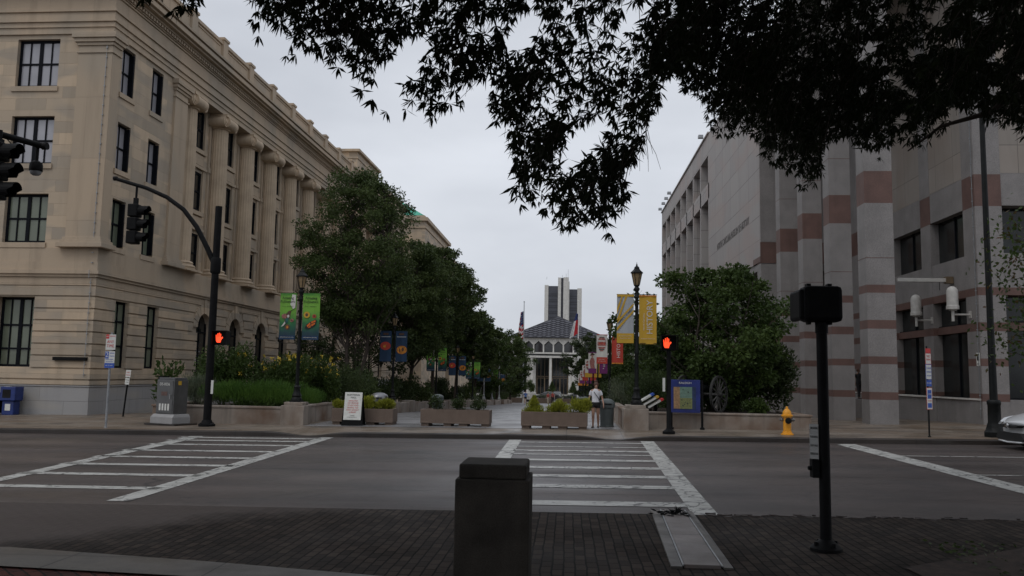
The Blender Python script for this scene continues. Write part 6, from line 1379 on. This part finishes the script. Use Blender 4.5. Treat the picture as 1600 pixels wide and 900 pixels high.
tree('broad_tree', 'tree behind the urn banner on the right of the plaza', (6.2, 100, zg(6, 100)+.2), 8.6, 3.8, 2.2, (.24, .14), 70, 220, 'leaf_dark', seed=32, group=TR, spread=.4, low=.08)
tree('broad_tree', 'farthest tree on the right in front of the white building', (7.5, 145, zg(7, 140)), 11.2, 5, 2.4, (.28, .16), 60, 200, 'leaf_elm', seed=33, group=TR, spread=.4, low=.08)
tree('broad_tree', 'tree filling the gap behind the tall right lamp post', (5.4, 60, zg(5, 60)+.3), 6.0, 2.6, 1.6, (.18, .11), 60, 220, 'leaf_mid', seed=34, group=TR, spread=.42, low=.05)
tree('broad_tree', 'tree in the right bed half hidden by the HISTORY banner', (5.2, 44, zg(5, 44)+.3), 5.0, 2.3, 1.2, (.15, .09), 60, 260, 'leaf_elm', seed=35, group=TR, spread=.42, low=.05)
tree('broadleaf_tree', 'wide low broad-leaved tree in the right bed above the cannon', (5.15, 29.4, .55), 4.95, 2.75, .9, (.14, .09), 95, 360, 'leaf_mid', seed=43, spread=.42, stems=4, low=.04, tr=.10)
shrub('dark_shrub', 'dark arching shrub at the right end of the right bed', (6.9, 29.6, .4), 1.1, 1.0, 2.3, 5000, (.14, .06), 'leaf_dark', 42)
shrub('dark_shrub', 'dark shrub behind the right lamp pier and display boards', (2.75, 27.3, .58), .85, 1.0, 1.45, 5000, (.11, .03), 'leaf_dark', 43, up=.5)
shrub('dark_shrub', 'low green plant behind the city map', (3.5, 26.2, .58), .5, .35, .35, 700, (.14, .05), 'leaf_mid', 44, up=.3)
shrub('dark_shrub', 'low bright green plant right of the cannon wheel', (5.75, 26.3, .58), .55, .4, .42, 900, (.15, .05), 'leaf_mid', 45, up=.3)
shrub('sage_shrub', 'grey green shrub behind the large bin', (2.2, 31.5, zg(2, 31)+.4), .7, 1.2, 1.1, 3000, (.10, .02), 'leaf_sage', 46, up=.6)
shrub('dark_shrub', 'dark green shrub mass low between the right bed and the plaza trees', (4.3, 33.5, zg(4, 33)+.2), 2.2, 1.4, 2.6, 9000, (.13, .07), 'leaf_dark', 47)
# left bed
GB = 'plants in the left corner bed'
shrub('grassy_mound', 'bright green feathery mound in the left bed, left of the lamp pier', (-10.3, 26.3, .42), 1.7, .75, .85, 12000, (.16, .012), 'leaf_grass', 51, GB, 'plant', up=.75)
shrub('grassy_mound', 'smaller bright green feathery mound right of the lamp pier', (-7.9-.95, 27.2, .42), .75, .8, .72, 6000, (.14, .012), 'leaf_grass', 52, GB, 'plant', up=.7)
shrub('flowering_bush', 'bush with yellow blooms behind the green mound left of the lamp', (-10.2, 28.4, .42), 1.5, .8, 1.65, 7500, (.13, .055), 'leaf_mid', 53, GB, 'plant', flowers=42, up=.4, fsize=.10)
shrub('flowering_bush', 'bush dotted with yellow blooms right of the left lamp post', (-8.75, 29.4, .3), .8, .9, 1.75, 5500, (.12, .05), 'leaf_mid', 54, GB, 'plant', flowers=34, up=.4, fsize=.09)
shrub('dark_shrub', 'dark green rounded shrub behind the white vehicle notice', (-8.6, 31.2, .2), 1.3, 1.0, 1.75, 6500, (.09, .03), 'leaf_dark', 55, GB, up=.4)
shrub('dark_shrub', 'loose leafy shrub beside the signal mast against the stone arches', (-12.0, 28.3, .3), 1.1, .8, 2.1, 3600, (.15, .06), 'leaf_mid', 56, GB)
shrub('dark_shrub', 'grey green grass clump behind the utility cabinet', (-11.9, 26.2, .42), .8, .5, .9, 3500, (.22, .012), 'leaf_sage', 57, GB, up=.7)
shrub('ground_plant', 'small yellow green plant at the foot of the stone building by the cabinet', (-14.0, 28.9, zs(-14, 28.9)), .45, .3, .5, 500, (.16, .11), 'leaf_mid', 58)
shrub('dark_shrub', 'few leaves of a climber behind the top of the utility cabinet', (-13.5, 27.4, .3), .45, .3, 1.5, 260, (.2, .1), 'leaf_mid', 59)
shrub('ground_plant', 'low leafy ground plants along the front of the left bed', (-9.6, 25.85, .42), 1.0, .15, .3, 900, (.12, .06), 'leaf_mid', 60, GB, 'plant')
# shrubs lining the walls of the plaza
lw = ['nearest', 'second', 'third', 'fourth', 'fifth', 'sixth', 'seventh', 'farthest']
for i, y in enumerate((37.5, 41.5, 46, 51, 57, 66, 76, 96)): shrub('dark_shrub', '%s dark shrub below the trees on the left side of the plaza' % lw[i], (-9.3, y, zg(-9, y)+.3), 1.0+.02*i, 1.4, 1.35 if i % 2 else 1.7, 3200, (.13+.001*y, .06), 'leaf_dark' if i % 3 else 'leaf_elm', 70+i, 'shrubs under the left hand trees')
for i, y in enumerate((38, 45, 53, 64, 80, 100)): shrub('dark_shrub', '%s dark shrub behind the low wall on the right side of the plaza' % lw[i], (3.2, y, zg(3, y)+.35), 1.0, 1.6, 1.6, 2600, (.13+.001*y, .06), 'leaf_dark', 80+i, 'shrubs behind the right hand wall')
for i, x in enumerate((-12.5, 6.5)): 
    t = thing('clipped_hedge', ['clipped hedge left of the parked cars at the far building', 'clipped hedge right of the parked cars at the far building'][i], 'hedge', (x, 152, zg(x, 140)+.2)); h = MB(); h.box(-3.2, 3.2, -.9, .9, 0, 1.3); h.build('branches', K['leaf_dark'], t)
    nn = 5000; pb = RNG.uniform(-1, 1, (nn, 3))*np.array([3.25, .95, .7])+np.array([0, 0, .7]); leaves('foliage', pb, unit(RNG.normal(size=(nn, 3))), .3, .15, K['leaf_dark'], t)
for i, x in enumerate((-7.2, -3.0, 1.2)): shrub('conical_shrub', ['green conical shrub left of the far entrance', 'green conical shrub in the middle of the far entrance', 'green conical shrub right of the far entrance'][i], (x, 166, zg(x, 160)+1.3), 1.0, .9, 2.3, 1800, (.24, .12), 'leaf_elm', 90+i, 'conical shrubs before the white building', cone=i != 0)
t = thing('white_wall', 'low white wall in front of the white building beyond the parked cars', 'wall'); b = MB(); z = zg(0, 160)
for a, c in ((-9.2, -6.2), (-4.2, -1.9), (.2, 3.0)): b.box(a, c, 164, 168, z-.5, z+1.25)
b.build('wall_face', K['white_conc'], t, bevel=.05)
for i, (a, c) in enumerate(((-9.3, -7.0), (-5.6, -2.1), (-1.3, 1.6))):
    t = thing('far_planter', ['left of the three brown planters at the far end of the plaza', 'middle brown planter at the far end of the plaza behind the couple', 'right of the three brown planters at the far end of the plaza'][i], 'planter', (a, 130, zs(-3, 130)), 0, 'brown planters closing the far end'); b = MB(); b.box(0, c-a, 0, .8, 0, .78); b.build('trough', K['planter'], t, bevel=.02)
    shrub('', '', (0, 0, 0), (c-a)/2*.9, .4, .5, 500, (.2, .05), 'leaf_sage', 95+i, parent=(lambda q: q)(thing('planter_plant', ['low plants in the left far planter', 'low plants in the middle far planter', 'low plants in the right far planter'][i], 'plant', ((a+c)/2, 130.4, zs(-3, 130)+.72), 0, 'plants in the far planters')), up=.6)
for i, (a, c) in enumerate(((-6.9, -5.8), (1.7, 3.6))):
    t = thing('white_plinth', ['pale stone block between the far planters, left one', 'pale stone block at the right end of the far planters'][i], 'block', (a, 130, zs(-3, 130))); b = MB(); b.box(0, c-a, 0, .9, 0, 1.1); b.build('block', K['white_conc'], t, bevel=.03)
# tree leaning in at the right edge
t = thing('edge_tree', 'sparse tree with rusty and green leaves reaching in at the right edge', 'tree', (9.6, 15.8, .12))
b = MB(); b.tube([(0, 0, 0), (.1, 0, 1.6), (-.1, 0, 3), (0, 0, 4.6)], [.07, .06, .04, .02], 8)
tips = []; rg = np.random.default_rng(77)
for k in range(26):
    z = rg.uniform(1.5, 4.2); a = rg.uniform(2.2, 4.1) if k % 3 else rg.uniform(0, 6.3); L = rg.uniform(.5, 1.6); e = (cos(a)*L-.1, sin(a)*L*.6, z+rg.uniform(.0, .7)); b.tube([(0, 0, z), (e[0]*.5, e[1]*.5, z+.25), e], [.014, .009, .004], 5); tips.append(e)
b.build('trunk', K['bark'], t, smooth=True)
tp = np.array(tips)[rg.integers(0, 26, 1500)]+rg.normal(size=(1500, 3))*.22; leaves('crown', tp[:1050], unit(rg.normal(size=(1050, 3))+np.array([0, 0, -.4])), .10, .05, K['leaf_mid'], t); leaves('crown', tp[1050:], unit(rg.normal(size=(450, 3))+np.array([0, 0, -.4])), .10, .05, K['leaf_rust'], t)
0 and shrub('seedling', 'tiny bare seedling in the mulch at the lower right', (4.3, 8.75, .1), .12, .1, .28, 60, (.06, .02), 'leaf_dark', 98)
tag(leaves('ground_cover', np.stack([RNG.uniform(3.6, 10, 2600), RNG.uniform(5.0, 8.9, 2600), RNG.uniform(.085, .10, 2600)], 1), unit(RNG.normal(size=(2600, 3))*np.array([1, 1, .1])), .06, .03, K['leaf_dark'], None), 'dark litter and ground cover on the mulch bed', 'ground cover', kind='stuff')

# ================================================================ THE OVERHANGING OAK
OAK = thing('overhanging_oak', 'large dark willow oak whose drooping branches frame the top of the view', 'tree', (6.2, -2.2, 0))
org = Vector((6.2, -2.2, 0))
rg = np.random.default_rng(5)
camR, camU, camF = np.array(r_), np.array(u_), np.array(f_); camO = np.array([0, 0, 1.7])
def project(p):
    v = p-camO; z = v@camF; return 800+1290*(v@camR)/z, 450-1290*(v@camU)/z, z
LOW = [(-900, -80), (195, -60), (205, 12), (235, 22), (262, 32), (300, 38), (318, 0), (335, -60), (385, -40), (396, 66), (425, 92), (455, 108), (480, 78), (505, 108), (540, 118), (570, 165), (600, 188), (622, 178), (650, 172), (668, 205), (690, 226), (712, 238), (730, 190), (738, 150), (748, 118), (760, 160), (775, 205), (785, 215), (797, 225), (800, 300), (812, 328), (845, 332), (862, 352), (875, 372), (905, 352), (930, 355), (955, 380), (978, 362), (984, 320), (965, 285), (990, 262), (1010, 225), (1012, 190), (1030, 160), (1050, 150), (1080, 150), (1102, 165), (1108, 215), (1135, 222), (1165, 208), (1190, 232), (1205, 262), (1232, 272), (1250, 298), (1270, 304), (1284, 282), (1288, 230), (1300, 225), (1325, 218), (1345, 248), (1375, 252), (1395, 222), (1420, 232), (1445, 235), (1470, 215), (1490, 195), (1500, 175), (1530, 185), (1550, 215), (1565, 205), (1585, 190), (1600, 218), (1700, 215), (2600, 250)]
lx_ = np.array([a for a, c in LOW], float); ly_ = np.array([c for a, c in LOW], float)
def low_edge(px): return np.interp(px, lx_, ly_)
def hole(px, py):      # gaps in the crown where the sky shows
    n = sin(px*.031+1.7*sin(py*.023))+sin(py*.041+1.3*sin(px*.019)+px*.007)+.6*sin(px*.083+py*.061)
    if px < 780: return n > (.85 if py > 25 else 1.2)
    if px < 1060: return n > 1.35
    if px > 1340: return sin(px*.09+1.7*sin(py*.07))+sin(py*.11+1.3*sin(px*.06)) > 1.25
    return n > 2.4
B = []; D = []; LS = []; tw = MB(); nro = 0
def rosette(p, dr, s):
    n = rg.integers(5, 9); d = unit(rg.normal(size=(n, 3))*.62+np.array(dr)[None]*.7+np.array([0, 0, -.35]))
    for i in range(n): B.append(p); D.append(d[i]); LS.append(s*rg.uniform(.75, 1.2))
def ok(p):
    px, py, z = project(p)
    if z < .5: return True
    if py < -30 or px < -200 or px > 1800: return True
    return py < low_edge(px)-rg.uniform(2, 9) and not hole(px, py)
def spray(px, py, dist, s, L, nr):
    global nro
    d = camF+camR*(px-800)/1290+camU*(450-py)/1290; end = camO+d*dist
    back = np.array(org)+np.array([0, 0, 8.0])-end; back[2] = 0; back = unit(back); st = end+back*L*.55+np.array([rg.normal()*.12, rg.normal()*.12, L*rg.uniform(.45, .8)])
    pts = []; 
    for i in range(nr):
        q = (i+1)/nr; p = st*(1-q)+end*q+np.array([0, 0, .16*L*4*q*(1-q)])+rg.normal(size=3)*.05*L; pts.append(p)
    okp = [p for p in pts if ok(p)]
    if len(okp) < max(2, nr*.5): return
    if len(okp) == nr: tw.tube([okp[0], okp[len(okp)//2], okp[-1]], [.004, .003, .0015], 4, cap=False)
    for p in okp:
        r = p+rg.normal(size=3)*.09*L
        if ok(r): rosette(r, unit(end-st), s*rg.uniform(.75, 1.25)); nro += 1
# lower fringe and body of the visible crown
def fill(x0, x1, n, d0, d1, s, L, nr, top=-60):
    for _ in range(n):
        px = rg.uniform(x0, x1); e = low_edge(px)
        if e < top+5: continue
        py = e-abs(rg.normal())*45 if rg.random() < .35 else rg.uniform(top, e)
        spray(px, py-4, rg.uniform(d0, d1), s, L, nr)
fill(196, 330, 90, 5, 6.5, .085, .4, 4, -45)
fill(392, 800, 255, 5.2, 7.6, .092, .6, 7)
fill(780, 1060, 350, 5.4, 8.5, .090, .6, 7)
fill(1040, 1340, 700, 7, 12, .088, .75, 8)
fill(1330, 1620, 560, 7, 12, .088, .75, 8)
fill(1100, 1620, 260, 9, 12, .10, .9, 9, -60)
fill(1450, 1620, 60, 5, 6.2, .10, .5, 5)
# crown above and behind the camera: it shades the foreground
base_n = len(B)
BIG = []
for _ in range(26000):
    a = rg.uniform(0, 2*pi); r = 12.5*sqrt(rg.random()); x = 4.0+r*cos(a); y = 1.0+r*sin(a)*.9; zlo = 4.6+.02*r*r*(-1)+1.2; z = rg.uniform(zlo, 11.5)
    p = np.array([x, y, z]); px, py, zz = project(p)
    if zz > .2 and py > -260 and -700 < px < 2400: continue
    BIG.append(p)
BIG = np.array(BIG); nb = len(BIG)
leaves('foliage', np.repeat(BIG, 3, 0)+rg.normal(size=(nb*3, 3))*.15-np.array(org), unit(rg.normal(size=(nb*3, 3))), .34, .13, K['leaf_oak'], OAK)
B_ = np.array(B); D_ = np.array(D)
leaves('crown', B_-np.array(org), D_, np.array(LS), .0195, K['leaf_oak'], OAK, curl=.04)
print('oak rosettes', nro, 'leaves', len(B_), nb)
tw.v = [tuple(np.array(v)-np.array(org)) for v in tw.v]; tw.build('twigs', K['bark'], OAK)
b = MB()
b.tube([(0, 0, -.2), (0, 0, .3), (-.05, .1, 2.2), (-.1, .2, 4.2)], [.62, .46, .40, .36], 14)
def limb(P, r0): b.tube([Vector(p)-org for p in P], [r0*(1-.85*i/(len(P)-1)) for i in range(len(P))], 8)
limb([(6.1, -2, 4), (4.8, .0, 6.0), (3.0, 3, 7.0), (1.2, 6, 6.6), (.4, 8, 5.9)], .2)
limb([(6.1, -2, 4.1), (6.3, 1.5, 6.3), (5.6, 5, 6.9), (4.8, 8, 6.0), (4.2, 9.6, 5.0)], .2)
limb([(6.1, -2, 4.2), (3, -2.5, 6.8), (-1, -1, 8), (-3, 3.0, 7.4), (-3.0, 5.5, 6.0)], .2)
limb([(6.1, -2, 4.2), (9, 0, 6.2), (10, 4, 7), (9, 8, 6.6)], .18)
limb([(6.1, -2, 4.2), (8, -5, 7), (9, -8, 8.5)], .18)
limb([(5.9, 3.8, 6.8), (4.8, 7.2, 5.1), (4.45, 8.8, 4.55), (4.15, 9.3, 4.55), (3.9, 9.6, 4.35)], .055)
limb([(2.0, 4.6, 6.9), (1.6, 6.5, 5.9), (1.3, 7.8, 4.9)], .05)
b.build('trunk', K['bark'], OAK, smooth=True)
# bare hanging twigs beside the middle lobe
b = MB()
for k in range(9):
    d0 = camF+camR*(rg.uniform(985, 1012)-800)/1290+camU*(450-rg.uniform(150, 185))/1290; p = camO+d0*7.5; P = [p]
    for j in range(4): P.append(P[-1]+np.array([rg.uniform(-.02, .05), rg.normal()*.03, -.14])+np.array([.03*(k % 3-1), 0, 0]))
    b.tube([Vector(q)-org for q in P], [.004, .003, .003, .002, .0015], 4, cap=False)
b.build('twigs', K['bark_light'], OAK)
